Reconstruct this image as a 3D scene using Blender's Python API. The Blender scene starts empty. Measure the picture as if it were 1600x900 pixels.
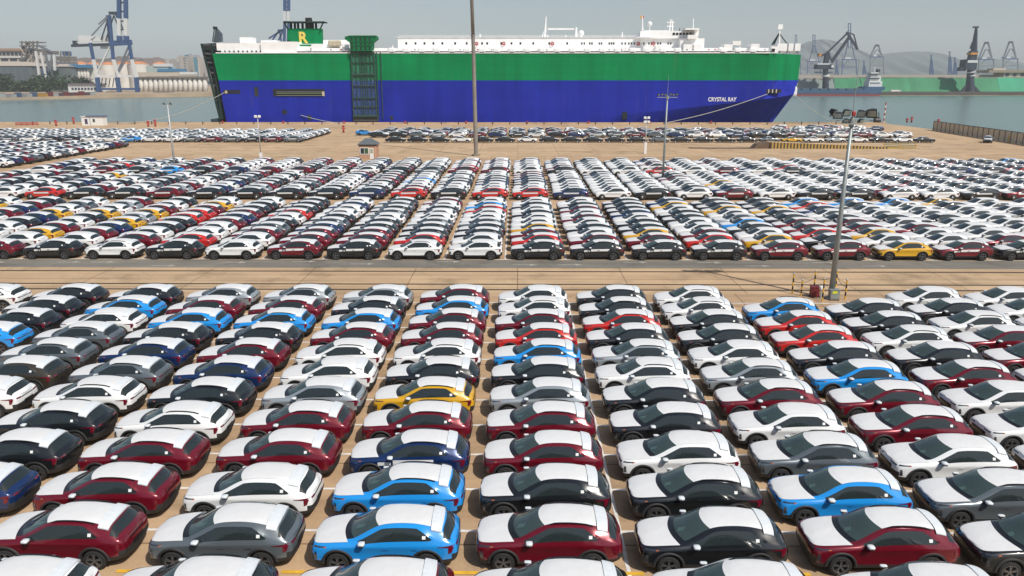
import bpy, bmesh, math, random
import numpy as np
from mathutils import Vector, Matrix
from mathutils.bvhtree import BVHTree
random.seed(11)
SC = bpy.context.scene
COL = SC.collection
R = math.radians

# ------------------------------------------------------------------ camera
CAM_H, PITCH, YAW, FPX = 14.46, R(15.66), R(0.44), 1170.0      # FPX: focal length for a 1600 px wide frame
cd = bpy.data.cameras.new('camera')
cam = bpy.data.objects.new('camera', cd); COL.objects.link(cam)
cd.sensor_width = 36.0; cd.lens = FPX / 1600 * 36.0
cd.clip_start = 0.5; cd.clip_end = 60000
cam.location = (0, 0, CAM_H)
cam.rotation_euler = (math.pi / 2 - PITCH, 0, YAW)
SC.camera = cam

# ------------------------------------------------------------------ sky, sun, exposure
SUN_EL, SUN_AZ = R(50), R(138)           # azimuth measured clockwise from +Y (straight ahead)
w = bpy.data.worlds.new('World'); SC.world = w; w.use_nodes = True
nt = w.node_tree
sky = nt.nodes.new('ShaderNodeTexSky'); sky.sky_type = 'NISHITA'; sky.sun_disc = False
sky.sun_elevation = SUN_EL; sky.sun_rotation = SUN_AZ
sky.air_density = 1.0; sky.dust_density = 2.0; sky.ozone_density = 1.0; sky.altitude = 0
bg = nt.nodes['Background']; bg.inputs['Strength'].default_value = 0.10
nt.links.new(sky.outputs[0], bg.inputs['Color'])
sd = bpy.data.lights.new('sun', 'SUN'); sd.energy = 4.0; sd.angle = R(0.6); sd.color = (1.0, 0.95, 0.87)
sun = bpy.data.objects.new('sun', sd); COL.objects.link(sun)
tosun = Vector((math.sin(SUN_AZ) * math.cos(SUN_EL), math.cos(SUN_AZ) * math.cos(SUN_EL), math.sin(SUN_EL)))
sun.rotation_euler = tosun.to_track_quat('Z', 'Y').to_euler(); sun.location = (60, -60, 120)
vs = SC.view_settings
vs.view_transform = 'Standard'; vs.look = 'None'; vs.gamma = 1.0; vs.use_curve_mapping = False; vs.exposure = 0.0
SC.cycles.max_bounces = 6; SC.cycles.transparent_max_bounces = 8; SC.cycles.volume_bounces = 1
SC.cycles.use_denoising = True

# ------------------------------------------------------------------ helpers
fw = Vector((0, math.cos(PITCH), -math.sin(PITCH))); up = Vector((0, math.sin(PITCH), math.cos(PITCH))); rt = Vector((1, 0, 0))
_rz = Matrix.Rotation(YAW, 3, 'Z'); fw, up, rt = _rz @ fw, _rz @ up, _rz @ rt
def at(px, py, D):
    """world point seen at photo pixel (px,py) lying on the plane y = D (a survey of the photograph)"""
    d = fw + rt * ((px - 800) / FPX) - up * ((py - 450) / FPX)
    return Vector((0, 0, CAM_H)) + d * (D / d.y)
def gnd(px, py, z=0.0):
    d = fw + rt * ((px - 800) / FPX) - up * ((py - 450) / FPX)
    return Vector((0, 0, CAM_H)) + d * ((z - CAM_H) / d.z)

MATS = {}
def mat(name, col, rough=0.6, metal=0.0, coat=0.0, spec=0.5, noise=0.0, nscale=3.0, bump=0.0, bscale=20.0, objvar=0.0):
    if name in MATS: return MATS[name]
    m = bpy.data.materials.new(name); m.use_nodes = True; MATS[name] = m
    n = m.node_tree.nodes; l = m.node_tree.links; b = n['Principled BSDF']
    c = (*col, 1)
    b.inputs['Base Color'].default_value = c; b.inputs['Roughness'].default_value = rough
    b.inputs['Metallic'].default_value = metal; b.inputs['Coat Weight'].default_value = coat
    b.inputs['Coat Roughness'].default_value = 0.04; b.inputs['Specular IOR Level'].default_value = spec
    if noise or bump:
        tc = n.new('ShaderNodeTexCoord')
        if noise:
            t = n.new('ShaderNodeTexNoise'); t.inputs['Scale'].default_value = nscale; t.inputs['Detail'].default_value = 6
            l.new(tc.outputs['Object'], t.inputs['Vector'])
            mr = n.new('ShaderNodeMapRange'); mr.inputs[1].default_value = 0.3; mr.inputs[2].default_value = 0.7
            mr.inputs[3].default_value = 1 - noise; mr.inputs[4].default_value = 1 + noise
            l.new(t.outputs['Fac'], mr.inputs[0])
            mx = n.new('ShaderNodeMix'); mx.data_type = 'RGBA'; mx.blend_type = 'MULTIPLY'; mx.inputs[0].default_value = 1
            mx.inputs[6].default_value = c; l.new(mr.outputs[0], mx.inputs[7]); l.new(mx.outputs[2], b.inputs['Base Color'])
        if bump:
            t2 = n.new('ShaderNodeTexNoise'); t2.inputs['Scale'].default_value = bscale; t2.inputs['Detail'].default_value = 4
            l.new(tc.outputs['Object'], t2.inputs['Vector'])
            bp = n.new('ShaderNodeBump'); bp.inputs['Strength'].default_value = bump; bp.inputs['Distance'].default_value = 0.02
            l.new(t2.outputs['Fac'], bp.inputs['Height']); l.new(bp.outputs[0], b.inputs['Normal'])
    return m

def tag(o, label=None, cat=None, group=None, kind=None):
    if label: o['label'] = label
    if cat: o['category'] = cat
    if group: o['group'] = group
    if kind: o['kind'] = kind
    return o
def empty(name, loc=(0, 0, 0), label=None, cat=None, group=None, rz=0):
    o = bpy.data.objects.new(name, None); COL.objects.link(o); o.location = loc; o.rotation_euler = (0, 0, rz)
    o.empty_display_size = 0.3
    return tag(o, label, cat, group)
def link(name, me, parent=None):
    o = bpy.data.objects.new(name, me); COL.objects.link(o)
    if parent: o.parent = parent
    return o
class MB:
    """collects boxes, bars, tubes and prisms; build() links them as ONE mesh object"""
    def __init__(s): s.v = []; s.f = []; s.m = []; s.mats = []; s.cur = 0
    def use(s, m):
        if m not in s.mats: s.mats.append(m)
        s.cur = s.mats.index(m); return s
    def add(s, vs, fs):
        o = len(s.v); s.v += [tuple(v) for v in vs]; s.f += [tuple(i + o for i in f) for f in fs]; s.m += [s.cur] * len(fs); return s
    def box(s, x0, x1, y0, y1, z0, z1):
        vs = [(x, y, z) for z in (z0, z1) for y in (y0, y1) for x in (x0, x1)]
        return s.add(vs, [(0, 2, 3, 1), (4, 5, 7, 6), (0, 1, 5, 4), (2, 6, 7, 3), (0, 4, 6, 2), (1, 3, 7, 5)])
    def tube(s, a, b, r0, r1=None, n=8, cap=True):
        a = Vector(a); b = Vector(b); r1 = r0 if r1 is None else r1
        d = (b - a).normalized(); t = Vector((0, 0, 1)) if abs(d.z) < 0.9 else Vector((1, 0, 0))
        u = d.cross(t).normalized(); v = d.cross(u)
        vs = [a + (u * math.cos(k * 2 * math.pi / n) + v * math.sin(k * 2 * math.pi / n)) * r0 for k in range(n)]
        vs += [b + (u * math.cos(k * 2 * math.pi / n) + v * math.sin(k * 2 * math.pi / n)) * r1 for k in range(n)]
        fs = [(k, k + n, (k + 1) % n + n, (k + 1) % n) for k in range(n)]
        if cap: fs += [tuple(range(n)), tuple(range(2 * n - 1, n - 1, -1))]
        return s.add(vs, fs)
    def bar(s, a, b, w, h=None):
        """square bar"""
        a = Vector(a); b = Vector(b); h = w if h is None else h
        d = (b - a).normalized(); t = Vector((0, 0, 1)) if abs(d.z) < 0.95 else Vector((0, 1, 0))
        u = d.cross(t).normalized() * w / 2; v = u.cross(d).normalized() * h / 2
        vs = [p + i * u + j * v for p in (a, b) for i, j in ((-1, -1), (1, -1), (1, 1), (-1, 1))]
        return s.add(vs, [(0, 1, 2, 3), (7, 6, 5, 4), (0, 4, 5, 1), (1, 5, 6, 2), (2, 6, 7, 3), (3, 7, 4, 0)])
    def prism(s, pts, y0, y1):
        """polygon in xz (list of (x,z)), extruded y0..y1"""
        n = len(pts); vs = [(x, y0, z) for x, z in pts] + [(x, y1, z) for x, z in pts]
        fs = [tuple(range(n)), tuple(range(2 * n - 1, n - 1, -1))] + [(k, k + n, (k + 1) % n + n, (k + 1) % n) for k in range(n)]
        return s.add(vs, fs)
    def lathe(s, prof, c=(0, 0, 0), n=16, axis='z'):
        """profile [(r,h)] round an axis through c"""
        vs = []
        for r, h in prof:
            for k in range(n):
                a = k * 2 * math.pi / n; p, q = r * math.cos(a), r * math.sin(a)
                vs.append((c[0] + p, c[1] + q, c[2] + h) if axis == 'z' else (c[0] + p, c[1] + h, c[2] + q))
        fs = []
        for i in range(len(prof) - 1):
            for k in range(n):
                k2 = (k + 1) % n
                f = (i * n + k, i * n + k2, (i + 1) * n + k2, (i + 1) * n + k)
                fs.append(f if axis == 'z' else f[::-1])
        return s.add(vs, fs)
    def mesh(s, name, m=None, smooth=False, fix=True):
        me = bpy.data.meshes.new(name); me.from_pydata(s.v, [], s.f)
        for mm in (s.mats or ([m] if m else [])): me.materials.append(mm)
        if s.mats: me.polygons.foreach_set('material_index', s.m)
        if fix:
            bm = bmesh.new(); bm.from_mesh(me); bmesh.ops.recalc_face_normals(bm, faces=bm.faces[:]); bm.to_mesh(me); bm.free()
        if smooth: me.polygons.foreach_set('use_smooth', [True] * len(me.polygons))
        me.update(); return me
    def build(s, name, m=None, parent=None, smooth=False, loc=None):
        me = s.mesh(name, m, smooth)
        if loc is not None:                        # geometry given in world space, origin at loc
            me.transform(Matrix.Translation(-Vector(loc)))
        o = link(name, me, parent)
        if loc is not None and parent is None: o.location = loc
        return o
Y0_, PITCHY_ = 20.4, 2.62
HAZE = 0.00012
# ------------------------------------------------------------------ ground, road, rails, markings
def concrete(name, c1, c2, scale_slab=None, warp=1.0):
    m = bpy.data.materials.new(name); m.use_nodes = True; n = m.node_tree.nodes; l = m.node_tree.links; b = n['Principled BSDF']
    tc = n.new('ShaderNodeTexCoord')
    def noise(sc, det, stretch=(1, 1, 1), rough=.6):
        mp = n.new('ShaderNodeMapping'); mp.inputs['Scale'].default_value = stretch; l.new(tc.outputs['Object'], mp.inputs['Vector'])
        t = n.new('ShaderNodeTexNoise'); t.inputs['Scale'].default_value = sc; t.inputs['Detail'].default_value = det; t.inputs['Roughness'].default_value = rough
        l.new(mp.outputs[0], t.inputs['Vector']); return t
    def ramp(src, lo, hi, a, bb):
        r = n.new('ShaderNodeMapRange'); r.inputs[1].default_value = lo; r.inputs[2].default_value = hi; r.inputs[3].default_value = a; r.inputs[4].default_value = bb
        l.new(src, r.inputs[0]); return r
    def mul(a, bsock):
        x = n.new('ShaderNodeMix'); x.data_type = 'RGBA'; x.blend_type = 'MULTIPLY'; x.inputs[0].default_value = 1
        l.new(a, x.inputs[6]); l.new(bsock, x.inputs[7]); return x.outputs[2]
    big = noise(0.045, 5); mid = noise(0.5, 6, (0.35, 1, 1)); fine = noise(9, 4)
    mx = n.new('ShaderNodeMix'); mx.data_type = 'RGBA'; mx.inputs[6].default_value = (*c1, 1); mx.inputs[7].default_value = (*c2, 1)
    l.new(ramp(big.outputs['Fac'], .35, .65, 0, 1).outputs[0], mx.inputs[0])
    c = mul(mx.outputs[2], ramp(mid.outputs['Fac'], .3, .7, .82, 1.12).outputs[0])
    c = mul(c, ramp(fine.outputs['Fac'], .3, .7, .93, 1.06).outputs[0])
    stain = noise(0.23, 8, (1, 1, 1), .7)
    c = mul(c, ramp(stain.outputs['Fac'], .52, .68, 1.0, .66).outputs[0])
    tyre = noise(0.9, 3, (0.03, 1, 1)); c = mul(c, ramp(tyre.outputs['Fac'], .5, .75, 1.0, .72).outputs[0])
    if scale_slab:                                   # slab joints: dark sealed lines
        br = n.new('ShaderNodeTexBrick'); br.offset = 0; br.inputs['Scale'].default_value = 1.0
        br.inputs['Brick Width'].default_value = scale_slab[0]; br.inputs['Row Height'].default_value = scale_slab[1]; br.inputs['Mortar Size'].default_value = 0.03; br.inputs['Mortar Smooth'].default_value = 0.1
        br.inputs['Color1'].default_value = (1, 1, 1, 1); br.inputs['Color2'].default_value = (.85, .84, .83, 1); br.inputs['Mortar'].default_value = (.36, .33, .3, 1)
        l.new(tc.outputs['Object'], br.inputs['Vector']); c = mul(c, br.outputs['Color'])
    l.new(c, b.inputs['Base Color']); b.inputs['Roughness'].default_value = .9; b.inputs['Specular IOR Level'].default_value = .25
    bp = n.new('ShaderNodeBump'); bp.inputs['Strength'].default_value = .25; bp.inputs['Distance'].default_value = .02; l.new(fine.outputs['Fac'], bp.inputs['Height']); l.new(bp.outputs[0], b.inputs['Normal'])
    return m
M_CONC = concrete('yard_concrete', (0.51, 0.345, 0.205), (0.55, 0.385, 0.24), (5.03, 5.24))
M_APRON = concrete('apron_concrete', (0.54, 0.375, 0.225), (0.58, 0.42, 0.26), (8.0, 6.0))
M_ASPH = concrete('asphalt', (0.185, 0.175, 0.15), (0.215, 0.20, 0.17))
M_GREY = concrete('grey_concrete', (0.28, 0.24, 0.18), (0.31, 0.265, 0.20))
M_LINE = mat('white_line_paint', (0.72, 0.70, 0.66), .8, noise=.2, nscale=2.5)
M_YLINE = mat('yellow_line_paint', (0.70, 0.40, 0.03), .8, noise=.2, nscale=2.5)
M_STEEL = mat('dark_steel', (0.07, 0.055, 0.045), .6, .5)
QX, QY = 121.5, 254.0                 # right-hand and far edges of the quay
WZ = -3.0
def slab(name, x0, x1, y0, y1, z, m, kind='structure'):
    b = MB(); b.add([(x0, y0, z), (x1, y0, z), (x1, y1, z), (x0, y1, z)], [(0, 1, 2, 3)]); o = b.build(name, m); tag(o, kind=kind); return o
b = MB(); b.box(-900, QX, -60, QY, -7, 0); o = b.build('terminal_ground', M_APRON); tag(o, kind='structure')
slab('yard_pavement', -140, QX - .5, -20, 50.2, .004, M_CONC)
slab('block_pavement', -140, QX - .5, 60.3, 145, .004, M_CONC)
slab('grey_lane', -140, QX - .5, 15.6, 18.6, .008, M_GREY)
ry0, ry1 = gnd(800, 419).y, gnd(800, 406.5).y
slab('asphalt_road', -140, QX - .5, ry0, ry1, .008, M_ASPH)
# crane rails set in dark grooves
rb = MB()
for py in (424.5, 444.5, 453):
    y = gnd(800, py).y
    for dx in (0,): rb.box(-140, QX - .5, y - .09, y + .09, 0.0, .03)
o = rb.build('crane_rails', M_STEEL); tag(o, kind='structure')
lb = MB(); yb_ = MB()
for c in range(-8, 9):                              # bay lines of the near block
    for r in range(-2, 11):
        y = Y0_ + PITCHY_ * (r + .5); x = 0.98 + 5.03 * c
        for zz in (0.012,):
            lb.add([(x - 2.75, y - .06, zz), (x + 2.28, y - .06, zz), (x + 2.28, y + .06, zz), (x - 2.75, y + .06, zz)], [(0, 1, 2, 3)])
    x = 0.98 + 5.03 * c + 2.42
    if c == 0: lb.add([(x - .06, 19, .016), (x + .06, 19, .016), (x + .06, 48, .016), (x - .06, 48, .016)], [(0, 1, 2, 3)])
    yb_.add([(x - .5, Y0_ - .95, .02), (x + .45, Y0_ - .95, .02), (x + .45, Y0_ - .8, .02), (x - .5, Y0_ - .8, .02)], [(0, 1, 2, 3)])
for j in range(-16, 18):
    x = 1.6 + 5.04 * j + 2.42
    lb.add([(x - .06, 60.4, .012), (x + .06, 60.4, .012), (x + .06, 86, .012), (x - .06, 86, .012)], [(0, 1, 2, 3)])
lb.add([(-140, 60.24, .012), (QX - 1, 60.24, .012), (QX - 1, 60.38, .012), (-140, 60.38, .012)], [(0, 1, 2, 3)])
o = lb.build('parking_lines', M_LINE); tag(o, kind='structure')
o = yb_.build('yellow_lines', M_YLINE); tag(o, kind='structure')
ab = MB(); rr = random.Random(3)                     # worn arrows on the road
ym = (ry0 + ry1) / 2
for k in range(-14, 16):
    x = k * 4.6 + rr.uniform(-2, 2); y = ym + rr.uniform(-.8, .8)
    if rr.random() < .3: continue
    ab.add([(x - .9, y - .07, .014), (x + .5, y - .07, .014), (x + .5, y + .07, .014), (x - .9, y + .07, .014)], [(0, 1, 2, 3)])
    ab.add([(x + .5, y - .3, .014), (x + 1.1, y, .014), (x + .5, y + .3, .014)], [(0, 1, 2)])
o = ab.build('road_markings', mat('worn_white_paint', (0.36, 0.34, 0.30), .9, noise=.3, nscale=4)); tag(o, kind='structure')

# ------------------------------------------------------------------ water
m = bpy.data.materials.new('harbour_water'); m.use_nodes = True; n = m.node_tree.nodes; l = m.node_tree.links; bb = n['Principled BSDF']
bb.inputs['Base Color'].default_value = (0.12, 0.185, 0.165, 1); bb.inputs['Roughness'].default_value = .22; bb.inputs['IOR'].default_value = 1.33
tc = n.new('ShaderNodeTexCoord'); mp = n.new('ShaderNodeMapping'); mp.inputs['Scale'].default_value = (.5, 1, 1); l.new(tc.outputs['Object'], mp.inputs['Vector'])
t = n.new('ShaderNodeTexNoise'); t.inputs['Scale'].default_value = .35; t.inputs['Detail'].default_value = 6; l.new(mp.outputs[0], t.inputs['Vector'])
bp = n.new('ShaderNodeBump'); bp.inputs['Strength'].default_value = .35; bp.inputs['Distance'].default_value = .6; l.new(t.outputs['Fac'], bp.inputs['Height']); l.new(bp.outputs[0], bb.inputs['Normal'])
slab('sea', -9000, 9000, -300, 14000, WZ, m)
# ------------------------------------------------------------------ shared bits
ORD = ['first', 'second', 'third', 'fourth', 'fifth', 'sixth', 'seventh', 'eighth', 'ninth', 'tenth', 'eleventh', 'twelfth', 'thirteenth', 'fourteenth',
       'fifteenth', 'sixteenth', 'seventeenth', 'eighteenth', 'nineteenth', 'twentieth', 'twenty-first', 'twenty-second', 'twenty-third', 'twenty-fourth', 'twenty-fifth', 'twenty-sixth']
def rounded_box(b, c, sx, sy, sz, k=0.7):
    """a soft-edged box: three stacked rings"""
    x, y, z = c
    vs = []
    for zz, q in ((-sz, k), (-sz * 0.6, 1), (sz * 0.6, 1), (sz, k)):
        for px, py in ((-1, -0.6), (-0.7, -1), (0.7, -1), (1, -0.6), (1, 0.6), (0.7, 1), (-0.7, 1), (-1, 0.6)):
            vs.append((x + px * sx * q, y + py * sy * q, z + zz))
    fs = [tuple(range(7, -1, -1)), tuple(range(24, 32))]
    for r in range(3):
        for i in range(8): fs.append((r * 8 + i, r * 8 + (i + 1) % 8, (r + 1) * 8 + (i + 1) % 8, (r + 1) * 8 + i))
    b.add(vs, fs)

M_GALV = mat('galvanised_steel', (0.30, 0.33, 0.32), .5, .4, noise=.12, nscale=1.5)
M_MAST = mat('weathered_mast_steel', (0.27, 0.245, 0.215), .6, .3, noise=.18, nscale=.6)
M_LGREY = mat('light_grey_metal', (0.45, 0.46, 0.45), .5, .3)
M_LAMPF = mat('flood_lamp_glass', (0.30, 0.33, 0.30), .15, .3, .5)
M_DARK = mat('dark_metal', (0.035, 0.035, 0.038), .5, .3)
M_YEL = mat('yellow_safety_paint', (0.66, 0.36, 0.02), .6, noise=.15)
M_BLK = mat('black_safety_paint', (0.02, 0.02, 0.02), .6)
M_REDP = mat('red_safety_paint', (0.38, 0.03, 0.028), .55, noise=.15)
M_WHITE = mat('white_wall_paint', (0.74, 0.74, 0.72), .7, noise=.06)
M_WIN = mat('window_glass', (0.03, 0.045, 0.05), .08, 0, .5)
# ------------------------------------------------------------------ the car carrier at the quay
def steel(name, col, streak=.12, rough=.65):
    """painted ship plate: faint plate fields and vertical run-off"""
    m = bpy.data.materials.new(name); m.use_nodes = True; n = m.node_tree.nodes; l = m.node_tree.links; b = n['Principled BSDF']
    tc = n.new('ShaderNodeTexCoord'); mp = n.new('ShaderNodeMapping'); mp.inputs['Scale'].default_value = (.35, .35, .03); l.new(tc.outputs['Object'], mp.inputs[0])
    t = n.new('ShaderNodeTexNoise'); t.inputs['Scale'].default_value = 1.0; t.inputs['Detail'].default_value = 5; l.new(mp.outputs[0], t.inputs['Vector'])
    t2 = n.new('ShaderNodeTexNoise'); t2.inputs['Scale'].default_value = .05; t2.inputs['Detail'].default_value = 4; l.new(tc.outputs['Object'], t2.inputs['Vector'])
    def rg(s, a, bb, lo=.35, hi=.65):
        r = n.new('ShaderNodeMapRange'); r.inputs[1].default_value = lo; r.inputs[2].default_value = hi; r.inputs[3].default_value = a; r.inputs[4].default_value = bb; l.new(s, r.inputs[0]); return r.outputs[0]
    mm = n.new('ShaderNodeMath'); mm.operation = 'MULTIPLY'; l.new(rg(t.outputs['Fac'], 1 - streak, 1 + streak * .6), mm.inputs[0]); l.new(rg(t2.outputs['Fac'], 1 - streak, 1 + streak), mm.inputs[1])
    x = n.new('ShaderNodeMix'); x.data_type = 'RGBA'; x.blend_type = 'MULTIPLY'; x.inputs[0].default_value = 1; x.inputs[6].default_value = (*col, 1); l.new(mm.outputs[0], x.inputs[7])
    sx = n.new('ShaderNodeSeparateXYZ'); l.new(tc.outputs['Object'], sx.inputs[0]); cx = n.new('ShaderNodeCombineXYZ'); l.new(sx.outputs['X'], cx.inputs[0]); l.new(sx.outputs['Z'], cx.inputs[1])   # plates and weld seams
    br = n.new('ShaderNodeTexBrick'); br.inputs['Scale'].default_value = 1; br.inputs['Brick Width'].default_value = 11; br.inputs['Row Height'].default_value = 2.7; br.inputs['Mortar Size'].default_value = .05
    br.inputs['Color1'].default_value = (1, 1, 1, 1); br.inputs['Color2'].default_value = (.93, .93, .93, 1); br.inputs['Mortar'].default_value = (.82, .82, .82, 1); l.new(cx.outputs[0], br.inputs['Vector'])
    x2 = n.new('ShaderNodeMix'); x2.data_type = 'RGBA'; x2.blend_type = 'MULTIPLY'; x2.inputs[0].default_value = 1; l.new(x.outputs[2], x2.inputs[6]); l.new(br.outputs['Color'], x2.inputs[7])
    mp3 = n.new('ShaderNodeMapping'); mp3.inputs['Scale'].default_value = (.55, .55, .045); l.new(tc.outputs['Object'], mp3.inputs[0])
    t3 = n.new('ShaderNodeTexNoise'); t3.inputs['Scale'].default_value = 1; t3.inputs['Detail'].default_value = 7; t3.inputs['Roughness'].default_value = .7; l.new(mp3.outputs[0], t3.inputs['Vector'])
    x3 = n.new('ShaderNodeMix'); x3.data_type = 'RGBA'; l.new(rg(t3.outputs['Fac'], 0, .30, .60, .78), x3.inputs[0]); l.new(x2.outputs[2], x3.inputs[6]); x3.inputs[7].default_value = (.16, .11, .075, 1)
    l.new(x3.outputs[2], b.inputs['Base Color'])
    b.inputs['Roughness'].default_value = rough; b.inputs['Specular IOR Level'].default_value = .05
    return m
M_GREEN = steel('ship_green', (0.001, 0.22, 0.072)); M_BLUE = steel('ship_blue', (0.014, 0.026, 0.32)); M_SWHITE = mat('ship_white', (0.86, 0.86, 0.85), .6, noise=.06, nscale=.4)
M_SDARK = steel('dark_green_steel', (0.022, 0.045, 0.04), .3, .7); M_DGREEN = steel('ramp_green', (0.008, 0.16, 0.055), .2); M_RAMPD = steel('dark_grey_ramp', (0.03, 0.036, 0.036), .35, .7)
M_SWIN = mat('ship_window', (0.015, 0.02, 0.03), .15); M_HOLESHADE = mat('painted_recess_shade', (0.012, 0.013, 0.02), .8); M_BUFF = mat('buff_paint', (.5, .45, .33), .7)
SD = 257.0; HB = 16.0; M_CGREY_ = mat('deck_grey', (.25, .27, .27), .7)
def px(x, D=SD): return at(x, 122, D).x
def pz(y, D=SD): return at(800, y, D).z
ZD, ZG = pz(83.5), pz(125.5)
ship = empty('car_carrier_ship', (0, SD + HB, WZ), 'huge green and blue car carrier ship with white upper decks moored at the quay', 'ship')
SO = Vector((0, SD + HB, WZ))
def sbuild(b, name, m=None, parent=None, smooth=False):
    """geometry given in world space -> part of the ship (or of one of its parts)"""
    me = b.mesh(name, m, smooth); me.transform(Matrix.Translation(-SO)); return link(name, me, parent or ship)
# hull: rows of points along five levels
TP = [0, .12, .24, .36, .47, .57, .66, .74, .81, .87, .92, .96, 1.0]
def level(k):
    xs0 = px(336 if k >= 4 else 341 if k == 3 else 347)
    pts = [(xs0, HB), (px(360), HB), (px(480), HB), (px(600), HB), (px(740), HB)]
    zs = {0: -7.0, 1: WZ, 3: ZG, 4: ZD}
    xt = {0: at(1190, 190, SD + HB).x, 1: at(1200, 190, SD + HB).x, 2: at(1241, 148, SD + HB).x, 3: at(1247, 125, SD + HB).x, 4: at(1252, 83, SD + HB).x}[k]; x0 = px(880)
    out = [(x, y, zs.get(k, 1.0)) for x, y in pts]
    for t in TP:
        x = x0 + t * (xt - x0)
        if k in (0, 1): y = HB * (1 - t ** 1.9) if t < 1 else 0.0; y = max(y, 0.0); z = zs[k]
        elif k == 2:
            z = 1.0 + 8.3 * min(1, t * 1.02) ** 1.15; y = HB if t < .80 else HB * math.sqrt(max(0, 1 - ((t - .80) / .20) ** 1.6)) * .985
        else: z = zs[k]; y = HB if t < .80 else HB * max(0.0, 1 - ((t - .80) / .20) ** 1.25)
        out.append((x, y, z))
    return out
LV_ = [level(k) for k in range(5)]
b = MB(); ns = len(LV_[0])
for s in (-1, 1):
    for k in range(4):
        b.use(M_GREEN if k == 3 else M_BLUE)
        vs = [(x, SD + HB + s * y, z) for x, y, z in LV_[k]] + [(x, SD + HB + s * y, z) for x, y, z in LV_[k + 1]]
        b.add(vs, [(i, i + 1, i + 1 + ns, i + ns) for i in range(ns - 1)])
b.use(M_SDARK); vs = [(x, SD + HB - y, z) for x, y, z in LV_[4]] + [(x, SD + HB + y, z) for x, y, z in LV_[4]]
b.add(vs, [(i, i + 1, i + 1 + ns, i + ns) for i in range(ns - 1)])
b.use(M_BLUE); vs = [(LV_[k][0][0], SD + HB + s * HB, LV_[k][0][2]) for k in (0, 1, 2, 3, 4) for s in (-1, 1)]
b.add(vs, [(0, 1, 3, 2), (2, 3, 5, 4), (4, 5, 7, 6)]); b.use(M_GREEN); b.add(vs, [(6, 7, 9, 8)])
me = b.mesh('hull'); bm = bmesh.new(); bm.from_mesh(me); bmesh.ops.remove_doubles(bm, verts=bm.verts[:], dist=.01); bmesh.ops.recalc_face_normals(bm, faces=bm.faces[:]); bm.to_mesh(me); bm.free()
me.transform(Matrix.Translation(-SO)); link('hull', me, ship)
def pb(b, x0, x1, y0, y1, D, dep):
    """box with its front on plane y = D spanning these photo pixels"""
    a, c = at(x0, y1, D), at(x1, y0, D); b.box(a.x, c.x, D, D + dep, a.z, c.z); return b
def sp(name, m, x0, x1, y0, y1, D=SD, dep=1.0, parent=None):
    return sbuild(pb(MB(), x0, x1, y0, y1, D, dep), name, m, parent)
# openings as proud dark boxes, inner shade painted: port, long gallery, bow port
o = sp('mooring_port', M_HOLESHADE, 349, 375, 140.5, 146.5, SD - .06, .1)
sbuild(pb(MB(), 352, 354.5, 141.5, 146, SD - .25, .3), 'fairlead', M_BUFF, o)
o = sp('gallery', M_HOLESHADE, 427, 507, 139, 150.5, SD - .06, .1)
for y_ in (143.2, 145.3, 148.6): sbuild(pb(MB(), 432, 506, y_, y_ + 1.0, SD - .3, .3), 'gallery_rail', mat('grey_green_rail', (.16, .19, .14), .7), o)
sbuild(pb(MB(), 503.5, 506.5, 143, 150, SD - .35, .3), 'gallery_post', M_BUFF, o)
def hull_y(x):            # outer face of the bow at deck level
    for i in range(ns - 1):
        a_, c_ = LV_[3][i], LV_[3][i + 1]
        if a_[0] <= x <= c_[0]: return SD + HB - (a_[1] + (c_[1] - a_[1]) * (x - a_[0]) / (c_[0] - a_[0]))
    return SD + HB
o = sp('bow_port', M_HOLESHADE, 1195, 1221, 139.5, 145, SD + .8, 2.5)
for x_ in (1200, 1206, 1212): sbuild(pb(MB(), x_, x_ + 2.2, 139.5, 145.4, SD + .6, .3), 'fairlead', M_BUFF, o)
b = MB().use(M_SWHITE); a_ = at(1241, 143, SD + 12); rounded_box(b, tuple(a_), .8, .8, 1.6); sbuild(b, 'stem_fairlead', None)
# dirty panels on the blue side
for (x0, x1, y0, y1) in ((398, 403, 136, 151), (441, 448, 172, 178), (481, 486, 180, 188), (610, 614, 181, 187), (972, 980, 175, 186)):
    sp('side_port', M_RAMPD, x0, x1, y0, y1, SD - .08, .12)
M_LATT = mat('lattice_green', (0.022, 0.065, 0.05), .7, noise=.25, nscale=.4)
# side ramp: green hoist head, lattice of beams
sr = empty('side_ramp', (0, 0, 0)); sr.parent = ship
a_, c_ = at(541, 56, SD), at(589, 64, SD)
b = MB(); P_ = [at(*q, SD) for q in ((541, 57), (589, 57), (590, 61), (583, 67), (582, 80), (549, 80), (548, 67), (540, 61))]; b.prism([(p.x, p.z) for p in P_], SD - 1.6, SD + 2.5); sbuild(b, 'hoist_head', M_DGREEN, sr)
b = MB(); pb(b, 544, 587, 55.3, 57, SD - 1.8, 3); sbuild(b, 'hoist_cap', M_DGREEN, sr)
for x_ in (549, 556, 563, 570, 577): sbuild(pb(MB(), x_, x_ + 1.2, 58, 78, SD - 1.75, .2), 'stiffener', M_SDARK, sr)
for y_ in (64, 70): sbuild(pb(MB(), 547, 584, y_, y_ + 1.2, SD - 1.8, .2), 'stiffener', M_DGREEN, sr)
def slant(x0, x1, y): f = (y - 80) / 105; return x0 + 4 * f, x1 + 5.5 * f
pan = MB(); q = [at(548, 81, SD), at(585, 81, SD), at(590, 180, SD), at(552.5, 180, SD)]; pan.prism([(p.x, p.z) for p in q], SD - .35, SD - .02)
o = sbuild(pan, 'upper_panel', mat('worn_green_plate', (.014, .15, .07), .7, noise=.3, nscale=.3), sr)
q2 = [at(549.6, 126, SD), at(587.4, 126, SD), at(590, 180, SD), at(552.2, 180, SD)]; b = MB(); b.prism([(p.x, p.z) for p in q2], SD - .42, SD - .36); sbuild(b, 'lower_panel', mat('worn_blue_plate', (.022, .055, .20), .7, noise=.3, nscale=.3), sr)
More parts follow.
